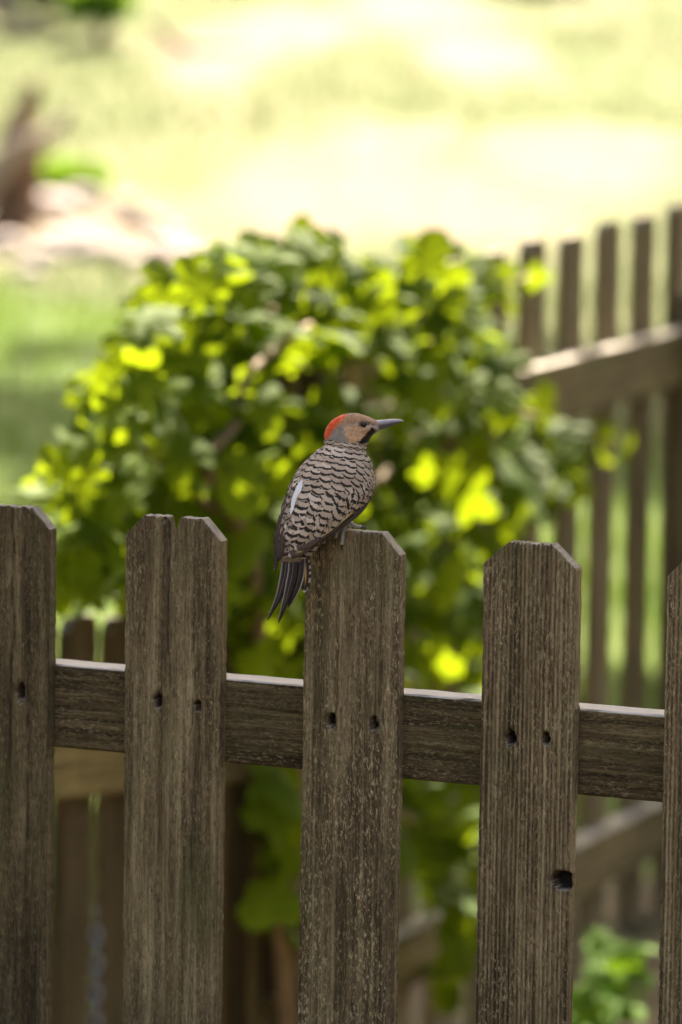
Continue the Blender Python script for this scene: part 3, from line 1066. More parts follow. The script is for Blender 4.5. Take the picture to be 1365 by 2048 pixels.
FV, FF, FUV, FID = [], [], [], []
frnd = random.Random(5)
s = 9.85
row = 0
while s > 1.0:
    q = crom_at(RINGS, np.array([s]))[0]
    a = math.hypot(q[2] - q[0], q[3] - q[1]) / 2; b_ = q[5]
    per = math.pi * math.sqrt((a * a + b_ * b_) / 2)         # half perimeter
    upper = s > 5.6
    spc = 15 if s > 8.6 else (20 if upper else 23)
    nfe = max(5, int(per * 1.35 / spc))
    for j in range(nfe):
        th = R(-118) + (R(238)) * ((j + (0.5 if row % 2 else 0.0) + frnd.uniform(-0.15, 0.15)) / nfe)
        sj = s + frnd.uniform(-0.05, 0.05)
        p_, f, n = surf_frame(min(max(sj, 0.2), 17), th)
        # feathers of the right wing swing their tips towards the tail
        if s < 8 and th > R(10):
            f = f + np.array([-0.25, 0.10, 0.15]) * min(1, (th - R(10)) / R(50))
            f -= n * np.dot(f, n); f /= np.linalg.norm(f)
        L = (19 if s > 9 else 25 if s > 8.4 else 33 if upper else 40) * frnd.uniform(0.92, 1.08)
        W = spc * 0.72 * frnd.uniform(0.92, 1.08)
        reg = 0.0
        # the left wing is a dark strip beyond the white rump
        if p_[0] < 596 - (p_[1] - 960) * 0.16 and p_[1] > 975: reg = 0.22
        amt = (0.6 if s > 9.2 else 0.75 if s > 8.6 else 0.85 if upper else 1.0) * frnd.uniform(0.6, 1.2)
        feather_strip(p_, f, n, L, W, frnd.random(), reg, amt, FV, FF, FUV, FID)
    ds = 10.5 if s > 8.6 else (13.5 if upper else 16)
    # pixels per unit s along the middle of the back
    m1 = body_at(s, 0.2)[0]; m2 = body_at(s - 0.1, 0.2)[0]
    s -= 0.1 * ds / max(1e-6, np.linalg.norm(m1 - m2))
    row += 1
fo_ = mesh_obj('back_plumage', Bn(np.array(FV)), FF, M['feather'], bird, origin=bo)
add_uv(fo_.data, FUV); add_col(fo_.data, 'fid', FID)
fo_['kind'] = 'stuff'

# white rump showing between the folded wings
FV, FF, FUV, FID = [], [], [], []
for (x0, y0, x1, y1, w_) in ((601, 966, 590, 1003, 6.0), (597, 976, 586, 1016, 5.5), (592, 990, 582, 1030, 4.0), (604, 963, 599, 990, 4.5)):
    a = np.array([x0, y0]); b2 = np.array([x1, y1])
    c_ = (a + b2) / 2
    # surface depth at that pixel, slightly proud of the back feathers
    best = None
    for sss in np.linspace(2, 8, 61):
        for t_ in np.linspace(R(-85), R(30), 47):
            pp = body_at(sss, t_)[0]
            dd = (pp[0] - c_[0]) ** 2 + (pp[1] - c_[1]) ** 2
            if best is None or dd < best[0]: best = (dd, sss, t_)
    p_, f, n = surf_frame(best[1], best[2])
    f2 = np.array([b2[0] - a[0], b2[1] - a[1], 6.0]); Lw = np.linalg.norm(f2); f2 /= Lw
    feather_strip(p_ + n * 3.2, f2, n, Lw, w_, frnd.random(), 1.0, 0.0, FV, FF, FUV, FID, lift=1.0, sag=400)
rp = mesh_obj('rump_patch', Bn(np.array(FV)), FF, M['feather'], bird, origin=bo)
add_uv(rp.data, FUV); add_col(rp.data, 'fid', FID)


# flight feathers
def flight_material(name, base, edge_l, edge_r, shaft, spots=0.0, tip=0.0, edge_w=0.14, shaft_w=0.055):
    k = NT(name)
    uv = k.n('UVMap').outputs['UV']
    sx = k.n('SeparateXYZ', None, Vector=uv)
    U, V = sx.outputs['X'], sx.outputs['Y']
    n = k.noise(k.n('TexCoord').outputs['Object'], 500, 3, 0.6)
    c = k.ramp(n, [(0.3, tuple(x * 0.7 for x in base)), (0.7, tuple(x * 1.35 for x in base))])
    barb = k.n('TexWave', None, Vector=k.n('Mapping', None, Vector=uv, Rotation=(0, 0, 0.35), Scale=(1, 3, 1)).outputs[0], Scale=14.0, Distortion=1.0).outputs['Fac']
    c = k.mix(k.math('MULTIPLY', barb, 0.18), c, tuple(min(1, x * 2.2) for x in base))
    if edge_r:
        m = k.math('DIVIDE', k.math('SUBTRACT', U, 1 - edge_w), edge_w * 0.5, clamp=True)
        if spots: m = k.math('MULTIPLY', m, k.ramp(k.n('TexWave', {'bands_direction': 'Y'}, Vector=uv, Scale=spots, Distortion=4.0).outputs['Fac'], [(0.45, (0, 0, 0)), (0.6, (1, 1, 1))]))
        m = k.math('MULTIPLY', m, k.ramp(V, [(0.15, (0.2,) * 3), (0.6, (1,) * 3)]))
        c = k.mix(m, c, edge_r)
    if edge_l:
        m = k.math('DIVIDE', k.math('SUBTRACT', edge_w, U), edge_w * 0.5, clamp=True)
        c = k.mix(m, c, edge_l)
    if tip:
        m = k.math('DIVIDE', k.math('SUBTRACT', V, 1 - tip), tip * 0.5, clamp=True)
        c = k.mix(m, c, (0.66, 0.58, 0.49))
    m = k.math('SUBTRACT', 1.0, k.math('DIVIDE', k.math('ABSOLUTE', k.math('SUBTRACT', U, 0.5)), shaft_w), clamp=True)
    m = k.math('MULTIPLY', m, k.ramp(V, [(0.72, (1,) * 3), (0.88, (0,) * 3)]))
    if shaft: c = k.mix(m, c, shaft)
    b = k.n('BsdfPrincipled', None, Base_Color=c, Roughness=0.6)
    b.inputs['Specular IOR Level'].default_value = 0.2
    return k.surface(b.outputs[0])


DKB = (0.030, 0.021, 0.016)
GOLD = (0.75, 0.42, 0.05)
M['tail'] = flight_material('tail_feather', DKB, None, (0.50, 0.42, 0.32), (0.10, 0.075, 0.06), edge_w=0.17)
M['tail_point'] = flight_material('tail_feather_pointed', DKB, (0.30, 0.25, 0.22), None, (0.17, 0.135, 0.12), edge_w=0.2)
M['tail_spot'] = flight_material('tail_feather_spotted', DKB, None, (0.55, 0.45, 0.35), GOLD, spots=2.2, tip=0.06, edge_w=0.22, shaft_w=0.09)
M['tail_blue'] = flight_material('tail_feather_white_edged', (0.05, 0.04, 0.04), (0.66, 0.66, 0.70), None, None, edge_w=0.55)
M['primary'] = flight_material('primary_feather', (0.085, 0.058, 0.04), None, None, (0.85, 0.60, 0.22), tip=0.05, shaft_w=0.20)
M['primary_tip'] = flight_material('primary_feather_tip', (0.10, 0.07, 0.05), None, None, (0.09, 0.06, 0.04), tip=0.07)
M['primary_dark'] = flight_material('primary_feather_dark', (0.065, 0.043, 0.034), None, (0.16, 0.115, 0.09), (0.12, 0.09, 0.07))


def blade(name, path, width, mat, parent, seg=26, nu=9, camber=2.0, shaft_u=0.0, round_tip=True):
    """flat feather; path in photo px + t, width half-widths in px along it"""
    p = crom(np.array(path, float), seg)
    wv = np.interp(np.linspace(0, 1, seg), np.linspace(0, 1, len(width)), width)
    V, UV = [], []
    for i in range(seg):
        tng = p[min(i + 1, seg - 1)] - p[max(i - 1, 0)]
        tng /= np.linalg.norm(tng)
        side = np.array([-tng[1], tng[0], 0]); side /= np.linalg.norm(side)
        if side[0] < 0: side = -side
        nrm = np.array([0, 0, 1.0])
        v = i / (seg - 1)
        w = wv[i]
        if round_tip: w *= math.sqrt(max(0.0, 1 - max(0, (v - 0.86) / 0.14) ** 2.4))
        for j in range(nu):
            u = -1 + 2 * j / (nu - 1)
            V.append(p[i] + side * u * w - nrm * camber * u * u + nrm * (0.7 if j == nu // 2 else 0))
            UV.append((0.5 + 0.5 * u, v))
    o = mesh_obj(name, Bn(np.array(V)), grid_faces(seg, nu), mat, parent, origin=bo)
    sol = o.modifiers.new('thickness', 'SOLIDIFY'); sol.thickness = 0.0003
    add_uv(o.data, UV)
    return o


TB = 30
blade('tail_feather', [(606, 1085, TB), (610, 1120, TB + 6), (612, 1150, TB + 8), (609, 1186, TB + 10)], [7, 9.5, 11, 10, 5], M['tail_spot'], bird)
blade('tail_feather', [(598, 1085, TB + 4), (601, 1130, TB + 12), (594, 1170, TB + 14), (577, 1215, TB + 16)], [8, 10, 11, 9, 2], M['tail'], bird)
blade('tail_feather', [(586, 1090, TB + 8), (586, 1140, TB + 18), (575, 1190, TB + 22), (557, 1247, TB + 26)], [9, 10, 10, 6.5, 1.2], M['tail_point'], bird)
blade('tail_feather', [(574, 1090, TB + 6), (571, 1140, TB + 14), (559, 1190, TB + 18), (535, 1241, TB + 20)], [9, 9.5, 9, 5.5, 1.0], M['tail_point'], bird)
blade('tail_feather', [(580, 1090, TB + 2), (577, 1140, TB + 8), (566, 1180, TB + 10), (553, 1212, TB + 12)], [9, 9, 9, 6, 2], M['tail'], bird)
blade('tail_feather', [(562, 1080, TB), (558, 1110, TB + 3), (553, 1125, TB + 4), (550, 1141, TB + 4)], [6, 5, 4, 2.5, 1.0], M['tail_blue'], bird)

WT = 52
blade('wing_feather', [(722, 1008, 32), (692, 1036, 44), (648, 1070, 52), (606, 1099, 57), (577, 1113, 58)], [2.5, 4, 5.5, 8, 10, 8], M['primary'], bird)
blade('wing_feather', [(690, 1035, 38), (655, 1062, 50), (620, 1086, 58), (589, 1099, 60)], [3, 5, 8, 9, 7], M['primary_tip'], bird)
blade('wing_feather', [(742, 990, 18), (722, 1020, 28), (690, 1047, 38), (640, 1082, 46), (590, 1114, 50)], [3, 5, 5, 5, 5, 3], M['primary_dark'], bird)
blade('wing_feather', [(572, 1010, 36), (561, 1050, 44), (556, 1090, 48), (551, 1142, 48)], [3, 5, 6, 6, 3], M['primary_dark'], bird)
blade('wing_feather', [(580, 1030, 46), (570, 1065, 54), (564, 1090, 56), (558, 1120, 54)], [3, 5, 7, 7, 5], M['primary_dark'], bird)

# bill
def bill(name, top, bot, halfw, mat, n=18):
    top = crom(np.array(top, float), n); bot = crom(np.array(bot, float), n)
    hw = np.interp(np.linspace(0, 1, n), np.linspace(0, 1, len(halfw)), halfw)
    V = []
    for i in range(n):
        c = (top[i] + bot[i]) / 2; a = (top[i] - bot[i]) / 2
        for kk in range(14):
            th = 2 * math.pi * kk / 14
            xy = c + a * math.cos(th)
            V.append((xy[0], xy[1], -14 + hw[i] * math.sin(th)))
    F = grid_faces(n, 14, wrap=True) + [tuple(range(13, -1, -1)), tuple((n - 1) * 14 + q for q in range(14))]
    return mesh_obj(name, Bn(np.array(V)), F, mat, bird, origin=bo)


M['bill'] = plain('bill_horn', (0.34, 0.32, 0.34), 0.3, 0.2, 300, 0.6)  # colour raised to hold the pale highlight on the upper bill
M['bill_low'] = plain('bill_horn_lower', (0.075, 0.06, 0.055), 0.45, 0.2, 300, 0.4)
bill('upper_bill', [(750, 840.5), (765, 839.5), (785, 838), (800, 838.5), (808.5, 841.5)], [(752, 855), (765, 852), (785, 847), (800, 844), (808.8, 842.5)], [9.5, 7, 4.8, 2.6, 0.5], M['bill'])
bill('lower_bill', [(752, 853), (765, 851), (785, 846.5), (800, 843.5), (806, 842.5)], [(753, 863), (766, 858.5), (785, 851.5), (799, 846), (806.2, 843.5)], [8.5, 6, 4, 2, 0.5], M['bill_low'])

# eye
k = NT('eye')
b = k.n('BsdfPrincipled', None, Base_Color=k.ramp(k.noise(k.n('TexCoord').outputs['Object'], 300), [(0.3, (0.006, 0.005, 0.005)), (0.7, (0.012, 0.009, 0.008))]), Roughness=0.06)
M['eye'] = k.surface(b.outputs[0])


def ball(name, c, r, mat, parent, n=14):
    V = []
    for i in range(n + 1):
        a = math.pi * i / n
        for j in range(2 * n):
            t_ = math.pi * j / n
            V.append((c[0] + r * math.sin(a) * math.cos(t_), c[1] + r * math.sin(a) * math.sin(t_), c[2] + r * math.cos(a)))
    return mesh_obj(name, V, grid_faces(n + 1, 2 * n, wrap=True), mat, parent, origin=bo)


for sgn in (1, -1):
    # the head's half depth where the eye sits
    best = None
    for sss in np.linspace(12, 17, 51):
        for t_ in np.linspace(-1.2, 1.2, 61):
            pp = body_at(sss, t_)[0]
            dd = (pp[0] - 728) ** 2 + (pp[1] - 849) ** 2
            if best is None or dd < best[0]: best = (dd, pp[2])
    tt = -14 + sgn * (best[1] + 14 - 2.2)
    ball('eye', B(728, 849, tt + sgn * 0.8), 6.0 * PXM, M['eye'], bird)

# legs and feet
M['leg'] = plain('leg_skin', (0.36, 0.355, 0.37), 0.55, 0.3, 500, 0.4)
M['claw'] = plain('claw', (0.06, 0.05, 0.045), 0.35, 0.2, 300, 0.5)
for fx, par in ((690, 0), (654, 1)):
    pt_top = hit_plane(fx, 1063, FO, FN)

    def W3(px, up, back):
        """point above/below the picket top (m) and behind its front face (m), below photo column px"""
        p = hit_plane(px, 1063, FO, FN)
        return Vector((p.x, p.y, pk[2][2])) - FN * back + Vector((0, 0, up))
    ank = W3(fx + 2, 0.010, 0.006)
    hipp = B(fx - 8, 1012, -10)
    V, F = tube(crom(np.array([tuple(hipp), tuple(B(fx + 2, 1040, -12)), tuple(ank)]), 10), np.linspace(0.0062, 0.0026, 10), 10)
    leg = mesh_obj('leg', V, F, M['leg'], bird, origin=bo)
    toes = [[(fx + 1, 0.008, 0.006), (fx + 5, 0.0065, -0.0015), (fx + 1, 0.0005, -0.0032), (fx - 2, -0.010, -0.0030), (fx - 3, -0.0135, -0.0028)],
            [(fx - 1, 0.008, 0.006), (fx - 8, 0.006, -0.001), (fx - 12, 0.000, -0.0030), (fx - 15, -0.008, -0.0028)],
            [(fx + 2, 0.008, 0.007), (fx + 12, 0.004, 0.010), (fx + 22, 0.003, 0.013)],
            [(fx - 1, 0.008, 0.008), (fx - 6, 0.0045, 0.016), (fx - 8, 0.001, 0.0205), (fx - 9, -0.006, 0.0195)]]
    for tp in toes:
        pts = crom(np.array([tuple(W3(*q)) for q in tp]), 14)
        rad = 0.0021 + 0.0003 * np.cos(np.linspace(0, 9 * math.pi, 14)) - np.linspace(0, 0.0006, 14)
        V, F = tube(pts, rad, 8)
        mesh_obj('toe', V, F, M['leg'], leg, origin=bo)
        d_ = pts[-1] - pts[-3]; d_ /= np.linalg.norm(d_)
        cp = [pts[-1] - d_ * 0.001, pts[-1] + d_ * 0.003 + np.array([0, 0, 0.0003]), pts[-1] + d_ * 0.0058 - np.array([0, 0, 0.001])]
        V, F = tube(crom(np.array(cp), 7), np.linspace(0.0013, 0.0002, 7), 7)
        mesh_obj('claw', V, F, M['claw'], leg, origin=bo)

# ------------------------------------------------------------------ weeds at the fence foot
def weed(px, py, d, h, n, seed, label, leafsize=0.05):
    rnd = random.Random(seed)
    p = P(px, py, d)
    z = float(ground_z(p.x, p.y))
    r = empty('weed_plant', (p.x, p.y, z - 0.01))
    tag(r, label, 'weed', 'weeds at the fence foot')
    for i in range(n):
        a = rnd.uniform(0, 6.283); sp_ = rnd.uniform(0.02, 0.11); hh = h * rnd.uniform(0.35, 1.0)
        tip = Vector((math.cos(a) * sp_, math.sin(a) * sp_, hh))
        V, F = tube(crom(np.array([(0, 0, 0), (tip.x * 0.4, tip.y * 0.4, hh * 0.6), tuple(tip)]), 8), np.linspace(0.0025, 0.001, 8), 5)
        mesh_obj('stem', V, F, M['weed_leaf'], r)
        for q in range(3):
            o = bpy.data.objects.new('leaf', LM2[(i + q) % 3]); col.objects.link(o); o.parent = r
            nrm = Vector((rnd.gauss(0, 0.5), rnd.gauss(-0.4, 0.4), 0.8)).normalized()
            mm = (nrm.to_track_quat('Z', 'Y').to_matrix() @ Matrix.Rotation(rnd.uniform(0, 6.28), 3, 'Z')).to_4x4() @ Matrix.Scale(leafsize * rnd.uniform(0.7, 1.2), 4)
            mm.translation = tip * (1 - 0.22 * q)
            o.matrix_local = mm


LM2 = []
for sd in range(3):
    V, F = leaf_mesh('leaf', 40 + sd, 3)
    me = bpy.data.meshes.new('leaf'); me.from_pydata(V, [], F); me.materials.append(M['weed_leaf'])
    me.polygons.foreach_set('use_smooth', [True] * len(me.polygons))
    LM2.append(me)
weed(1215, 1900, 9.35, 0.24, 9, 1, 'leafy green weed below the lower rail of the side fence', 0.06)
weed(1185, 2010, 8.9, 0.16, 8, 2, 'low green weed between the last pickets on bare soil', 0.055)
weed(880, 1980, 8.8, 0.20, 8, 3, 'green weed growing under the vine between two pickets', 0.06)
weed(460, 2040, 8.5, 0.12, 7, 4, 'small weed by the foot of the stepped down fence panel', 0.05)

# chain hanging on the lower panel
cu, cz = side_u(187, 1885)
cpt = SO + SD * cu + SN * 0.004 + Vector((0, 0, cz - SO.z))
chain = empty('hanging_chain', cpt)
tag(chain, 'short bluish steel chain hanging in a gap of the side fence', 'chain')
for i in range(9):
    a = [((0.008 * math.cos(t_)), 0.0, 0.014 * math.sin(t_)) for t_ in np.linspace(0, 2 * math.pi, 13)]
    if i % 2: a = [(0.0, x, z_) for x, _, z_ in a]
    a = [(x, y, z_ - 0.021 * i + 0.01) for x, y, z_ in a]
    V, F = tube(a, 0.003, 6)
    mesh_obj('chain_link', V, F, M['steel'], chain)
V, F = tube([(0, 0, 0.03), (0, 0, 0.05), (0, -0.06, 0.06)], 0.003, 6)
mesh_obj('hook', V, F, M['steel'], chain)

# ------------------------------------------------------------------ far slope: stump, stones, logs, shrubs
sb = ground_hit(30, 455)
sb.z = float(ground_z(sb.x, sb.y))
stump = empty('tree_stump', sb - Vector((0, 0, 0.05)))
tag(stump, 'broken brown stump with a pale arching limb on the slope', 'stump')
SDp = (sb - C0).dot(VIEW)


def far_tube(name, pxs, radpx, mat, parent, dep, dds=None, seg=14, n=26, rough=0.12):
    pts = np.array([tuple(P(x, y, dep + (dds[i] if dds else 0))) for i, (x, y) in enumerate(pxs)])
    pts = crom(pts, n)
    rr_ = np.interp(np.linspace(0, 1, n), np.linspace(0, 1, len(radpx)), radpx) * dep / FPX
    V, F = tube(pts, rr_, seg)
    V = np.array(V)
    V += (rng.random(V.shape) - 0.5) * rr_.mean() * rough
    return mesh_obj(name, V, F, mat, parent, origin=np.array(parent.location))


far_tube('trunk', [(20, 470), (28, 420), (42, 350), (52, 300), (60, 262)], [62, 48, 42, 38, 30], M['stump'], stump, SDp)
far_tube('limb', [(-60, 420), (-10, 345), (28, 300), (80, 280), (125, 246), (140, 215)], [26, 27, 26, 22, 15, 8], M['pale_wood'], stump, SDp - 0.13, [0, 0, 0, 0.02, 0.05, 0.05])
far_tube('broken_stub', [(15, 330), (30, 270), (50, 225), (62, 190), (66, 165)], [34, 30, 26, 20, 10], M['stump'], stump, SDp + 0.05)


def stone(px, py, r, sq, seed, label):
    p = ground_hit(px, py)
    rnd = np.random.default_rng(seed)
    V = []
    n = 9
    for i in range(n + 1):
        a = math.pi * i / n
        for j in range(2 * n):
            t_ = math.pi * j / n
            d = np.array([math.sin(a) * math.cos(t_), math.sin(a) * math.sin(t_), math.cos(a)])
            q = r * (0.8 + 0.45 * fbm(d[0] * 1.5 + seed, d[1] * 1.5 + d[2] * 1.7, seed, 3))
            V.append(d * q * np.array([1.25, 1.0, sq]))
    o = mesh_obj('stone', V, grid_faces(n + 1, 2 * n, wrap=True), M['stone'])
    o.location = (p.x, p.y, float(ground_z(p.x, p.y)) + r * sq * 0.25)
    o.rotation_euler = (0, 0, rnd.uniform(0, 6))
    tag(o, label, 'stone', 'pale stones in the rubble bed')


for i, (x, y, r) in enumerate(((105, 425, 0.13), (165, 400, 0.09), (140, 500, 0.14), (200, 520, 0.12), (90, 520, 0.09), (300, 452, 0.09),
                               (330, 510, 0.11), (270, 530, 0.08), (375, 530, 0.09), (15, 500, 0.10), (60, 555, 0.07), (250, 420, 0.07), (350, 475, 0.06))):
    stone(x, y, r, 0.62, i + 3, 'pale rounded stone lying in the rubble bed beyond the vine')


def fallen(name, pxs, rad, mat, label, cat, lift=0.0):
    b0 = ground_hit(*pxs[len(pxs) // 2])
    dep = (b0 - C0).dot(VIEW)
    r = empty(name, b0 - Vector((0, 0, 0.02)))
    tag(r, label, cat)
    far_tube('trunk', pxs, rad, mat, r, dep)
    return r


fallen('fallen_log', [(-60, -25), (10, 25), (70, 68), (125, 118)], [20, 20, 18, 12], M['pale_wood'], 'bleached log lying aslant beside the dark shrub', 'log')
fallen('fallen_log', [(300, 40), (360, 92), (420, 104), (490, 100)], [8, 12, 12, 7], M['stump'], 'thin brown log lying on the bright dirt upslope', 'log')
fallen('fallen_branch', [(215, 470), (270, 425), (330, 455), (395, 548)], [5, 8, 8, 5], M['stump'], 'dark branch bordering the rubble bed', 'branch')


def shrub(px, py, w, h, n, label, leaf=0.07, seed=0, trunk=True, mat='tree_leaf'):
    rnd = random.Random(seed)
    p = ground_hit(px, py); z = float(ground_z(p.x, p.y))
    r = empty('shrub', (p.x, p.y, z - 0.03))
    tag(r, label, 'shrub')
    V, F = [], []
    for i in range(n):
        a = rnd.uniform(0, 6.283); b_ = rnd.uniform(-0.3, 1); q = rnd.random() ** 0.4
        c_ = Vector((math.cos(a) * w * q * math.sqrt(max(0, 1 - b_ * b_)), math.sin(a) * w * q * math.sqrt(max(0, 1 - b_ * b_)), h * (0.45 + 0.5 * b_ * q)))
        u = Vector((rnd.gauss(0, 1), rnd.gauss(0, 1), rnd.gauss(0, 0.6))).normalized()
        v = u.cross(Vector((rnd.gauss(0, 1), rnd.gauss(0, 1), rnd.gauss(0, 1)))).normalized()
        s_ = leaf * rnd.uniform(0.6, 1.3); o_ = len(V)
        V += [(c_ - u * s_)[:], (c_ + v * s_ * 0.45)[:], (c_ + u * s_)[:], (c_ - v * s_ * 0.45)[:]]
        F.append((o_, o_ + 1, o_ + 2, o_ + 3))
    mesh_obj('crown', V, F, M[mat], r, smooth=False)
    for i in range(5):
        a = i * 1.3
        Vt, Ft = tube([(0, 0, 0), (math.cos(a) * w * 0.25, math.sin(a) * w * 0.25, h * 0.4), (math.cos(a) * w * 0.5, math.sin(a) * w * 0.5, h * 0.8)], [0.02, 0.014, 0.006], 6)
        mesh_obj('stem', Vt, Ft, M['bark'], r)


shrub(80, 55, 0.30, 0.55, 900, 'dark green shrub at the top of the slope behind the bleached log', seed=1)
shrub(200, 85, 0.22, 0.5, 380, 'olive brown shrub beside the bleached log upslope', seed=2, mat='weed_leaf')
shrub(1085, -20, 0.4, 0.5, 700, 'dark shrub on the bright upper slope above the side fence', seed=3)
shrub(135, 380, 0.22, 0.18, 220, 'low green tuft growing between the stump and the stones', seed=5, mat='weed_leaf')

# ------------------------------------------------------------------ shade trees overhead
def shade_tree(base, trunk_pts, blobs, n, leaf, label, seed, r0=0.22):
    """blobs in world space: x, y, z, rx, ry, rz, density"""
    bz = float(ground_z(base[0], base[1]))
    root = empty('shade_tree', (base[0], base[1], bz - 0.05))
    tag(root, label, 'tree', 'shade trees around the yard')
    O = np.array([base[0], base[1], bz - 0.05])
    tp = [(0, 0, 0)] + trunk_pts
    V, F = tube(crom(np.array(tp, float), 24), np.linspace(r0, r0 * 0.35, 24), 12)
    mesh_obj('trunk', V, F, M['bark'], root)
    top = np.array(tp[-1], float)
    BL = np.array(blobs, float)
    BL[:, :3] -= O
    for q in BL:
        c = q[:3]
        mid = (top + c) / 2 + np.array([0, 0, -0.4])
        V, F = tube(crom(np.array([top - [0, 0, 0.6], mid, c]), 12), np.linspace(r0 * 0.4, 0.03, 12), 8)
        mesh_obj('limb', V, F, M['bark'], root)
    vol = BL[:, 3] * BL[:, 4] * BL[:, 6]
    ids = rng.choice(len(BL), n, p=vol / vol.sum())
    B_ = BL[ids]
    d = rng.normal(size=(n, 3)); d /= np.linalg.norm(d, axis=1)[:, None]
    c_ = B_[:, :3] + d * (rng.random(n) ** 0.45)[:, None] * B_[:, 3:6]
    cl = fbm(c_[:, 0] * 1.3 + c_[:, 2], c_[:, 1] * 1.3 - c_[:, 2] * 0.7, seed, 3)
    c_ = c_[(cl > 0.36) | (B_[:, 6] > 0.99)]; n = len(c_)
    u = rng.normal(size=(n, 3)) * [1, 1, 0.5]; u /= np.linalg.norm(u, axis=1)[:, None]
    v = np.cross(u, rng.normal(size=(n, 3)) * [0.4, 0.4, 0] + [0, 0, 1]); v /= np.linalg.norm(v, axis=1)[:, None]
    s_ = (leaf * rng.uniform(0.6, 1.3, n))[:, None]
    VV = np.stack([c_ - u * s_, c_ + v * s_ * 0.5, c_ + u * s_, c_ - v * s_ * 0.5], 1).reshape(-1, 3)
    mesh_obj('crown', VV, np.arange(n * 4).reshape(-1, 4).tolist(), M['tree_leaf'], root, smooth=False)


# crown between the sun and the fences; its trunk stands to the right, well outside the view
shade_tree((5.2, 11.5), [(-0.1, 0.1, 1.8), (-0.4, 0.0, 3.8), (-0.9, 0.1, 5.6)],
           [(1.2, 9.6, 7.0, 2.3, 1.6, 1.0, 1.0), (1.5, 11.4, 7.1, 2.2, 1.5, 0.9, 1.0), (-0.9, 10.4, 7.0, 1.8, 1.8, 0.9, 1.0), (3.4, 10.4, 7.2, 1.8, 2.0, 1.0, 1.0),
            (1.2, 8.8, 9.5, 2.4, 1.6, 1.0, 0.8), (2.4, 17.2, 7.0, 1.9, 0.9, 0.7, 1.0), (-0.4, 17.2, 7.0, 1.6, 0.9, 0.7, 1.0), (4.6, 7.2, 6.6, 2.0, 2.4, 1.1, 1.0), (6.6, 9.6, 6.4, 2.0, 2.2, 1.3, 1.0), (5.6, 4.4, 6.6, 2.0, 2.2, 1.1, 1.0), (0.2, 18.2, 7.0, 2.4, 1.7, 0.8, 0.7), (2.6, 18.8, 7.2, 2.2, 1.8, 0.8, 0.7)],
           33000, 0.17, 'broad tree whose crown shades the near fence and the bird', 3)
# lighter shade over the near part of the lawn
shade_tree((-5.2, 26), [(0.1, 0, 2), (0.3, 0, 4), (0.6, 0.2, 5.5)],
           [(-0.5, 26.0, 7.0, 2.6, 2.6, 1.0, 0.5), (2.2, 28.5, 7.2, 2.6, 2.6, 1.0, 0.5), (-2.6, 29.0, 7.4, 2.4, 2.4, 1.1, 0.5)],
           4200, 0.20, 'tree standing left of the lawn and throwing light shade on it', 4)

# low plants added below the frame to darken the lower fence
def added_shade_plant(x, y, w, h, n, seed):
    rnd = random.Random(seed)
    r = empty('added_shade_plant', (x, y, -0.02))
    tag(r, 'unseen low leafy plant added to shade the foot of the near fence', 'plant', 'plants added to shade the near fence')
    V, F = [], []
    for i in range(n):
        a = rnd.uniform(0, 6.283); q = rnd.random() ** 0.5; z = h * rnd.uniform(0.1, 1.0)
        c = Vector((math.cos(a) * w * q, math.sin(a) * w * q, z))
        u = Vector((rnd.gauss(0, 1), rnd.gauss(0, 1), rnd.gauss(0, 0.5))).normalized()
        v = u.cross(Vector((0.3 * rnd.gauss(0, 1), 0.3 * rnd.gauss(0, 1), 1))).normalized()
        s_ = 0.05 * rnd.uniform(0.7, 1.4); o_ = len(V)
        V += [(c - u * s_)[:], (c + v * s_ * 0.5)[:], (c + u * s_)[:], (c - v * s_ * 0.5)[:]]
        F.append((o_, o_ + 1, o_ + 2, o_ + 3))
    mesh_obj('foliage', V, F, M['tree_leaf'], r, smooth=False)
    for i in range(6):
        a = i * 1.05
        Vt, Ft = tube([(0, 0, 0), (math.cos(a) * w * 0.3, math.sin(a) * w * 0.3, h * 0.5), (math.cos(a) * w * 0.6, math.sin(a) * w * 0.6, h * 0.9)], [0.006, 0.004, 0.002], 5)
        mesh_obj('stem', Vt, Ft, M['stem'], r)


for i in range(7):
    u = -1.35 + i * 0.45
    q = FO + FD * u + FN * 0.34
    added_shade_plant(q.x, q.y, 0.27, 0.60 + 0.04 * (i % 3), 520, 60 + i)

# trees added out of view block the low sky; open sky stays overhead
SKY_BLOCKERS = ((-9.5, 9.5, 10, 'sky-blocking tree added beside the left end of the side fence'),
        (-9.2, 5.2, 11, 'sky-blocking tree added off the left end of the near fence'),
        (-8.6, 0.8, 11, 'sky-blocking tree added left of the photographer'),
        (8.6, 0.8, 11, 'sky-blocking tree added right of the photographer'),
        (9.2, 5.0, 11, 'sky-blocking tree added off the right end of the near fence'),
        (10.2, 9.2, 10, 'sky-blocking tree added facing the side fence'))
for i, (x, y, hh, lab) in enumerate(SKY_BLOCKERS):
    shade_tree((x, y), [(0.05, 0, 1.5), (0.1, 0.05, 3.4), (0.0, 0.1, 5.6)],
               [(x, y, 3.2, 2.9, 2.2, 2.4, 1.0), (x + 0.4, y - 0.2, 6.2, 2.9, 2.4, 2.4, 1.0), (x, y, hh - 2.2, 2.5, 2.2, 2.2, 1.0), (x - 0.6, y + 0.3, 1.5, 2.6, 1.8, 1.3, 1.0)],
               5600, 0.26, lab, 20 + i, 0.2)
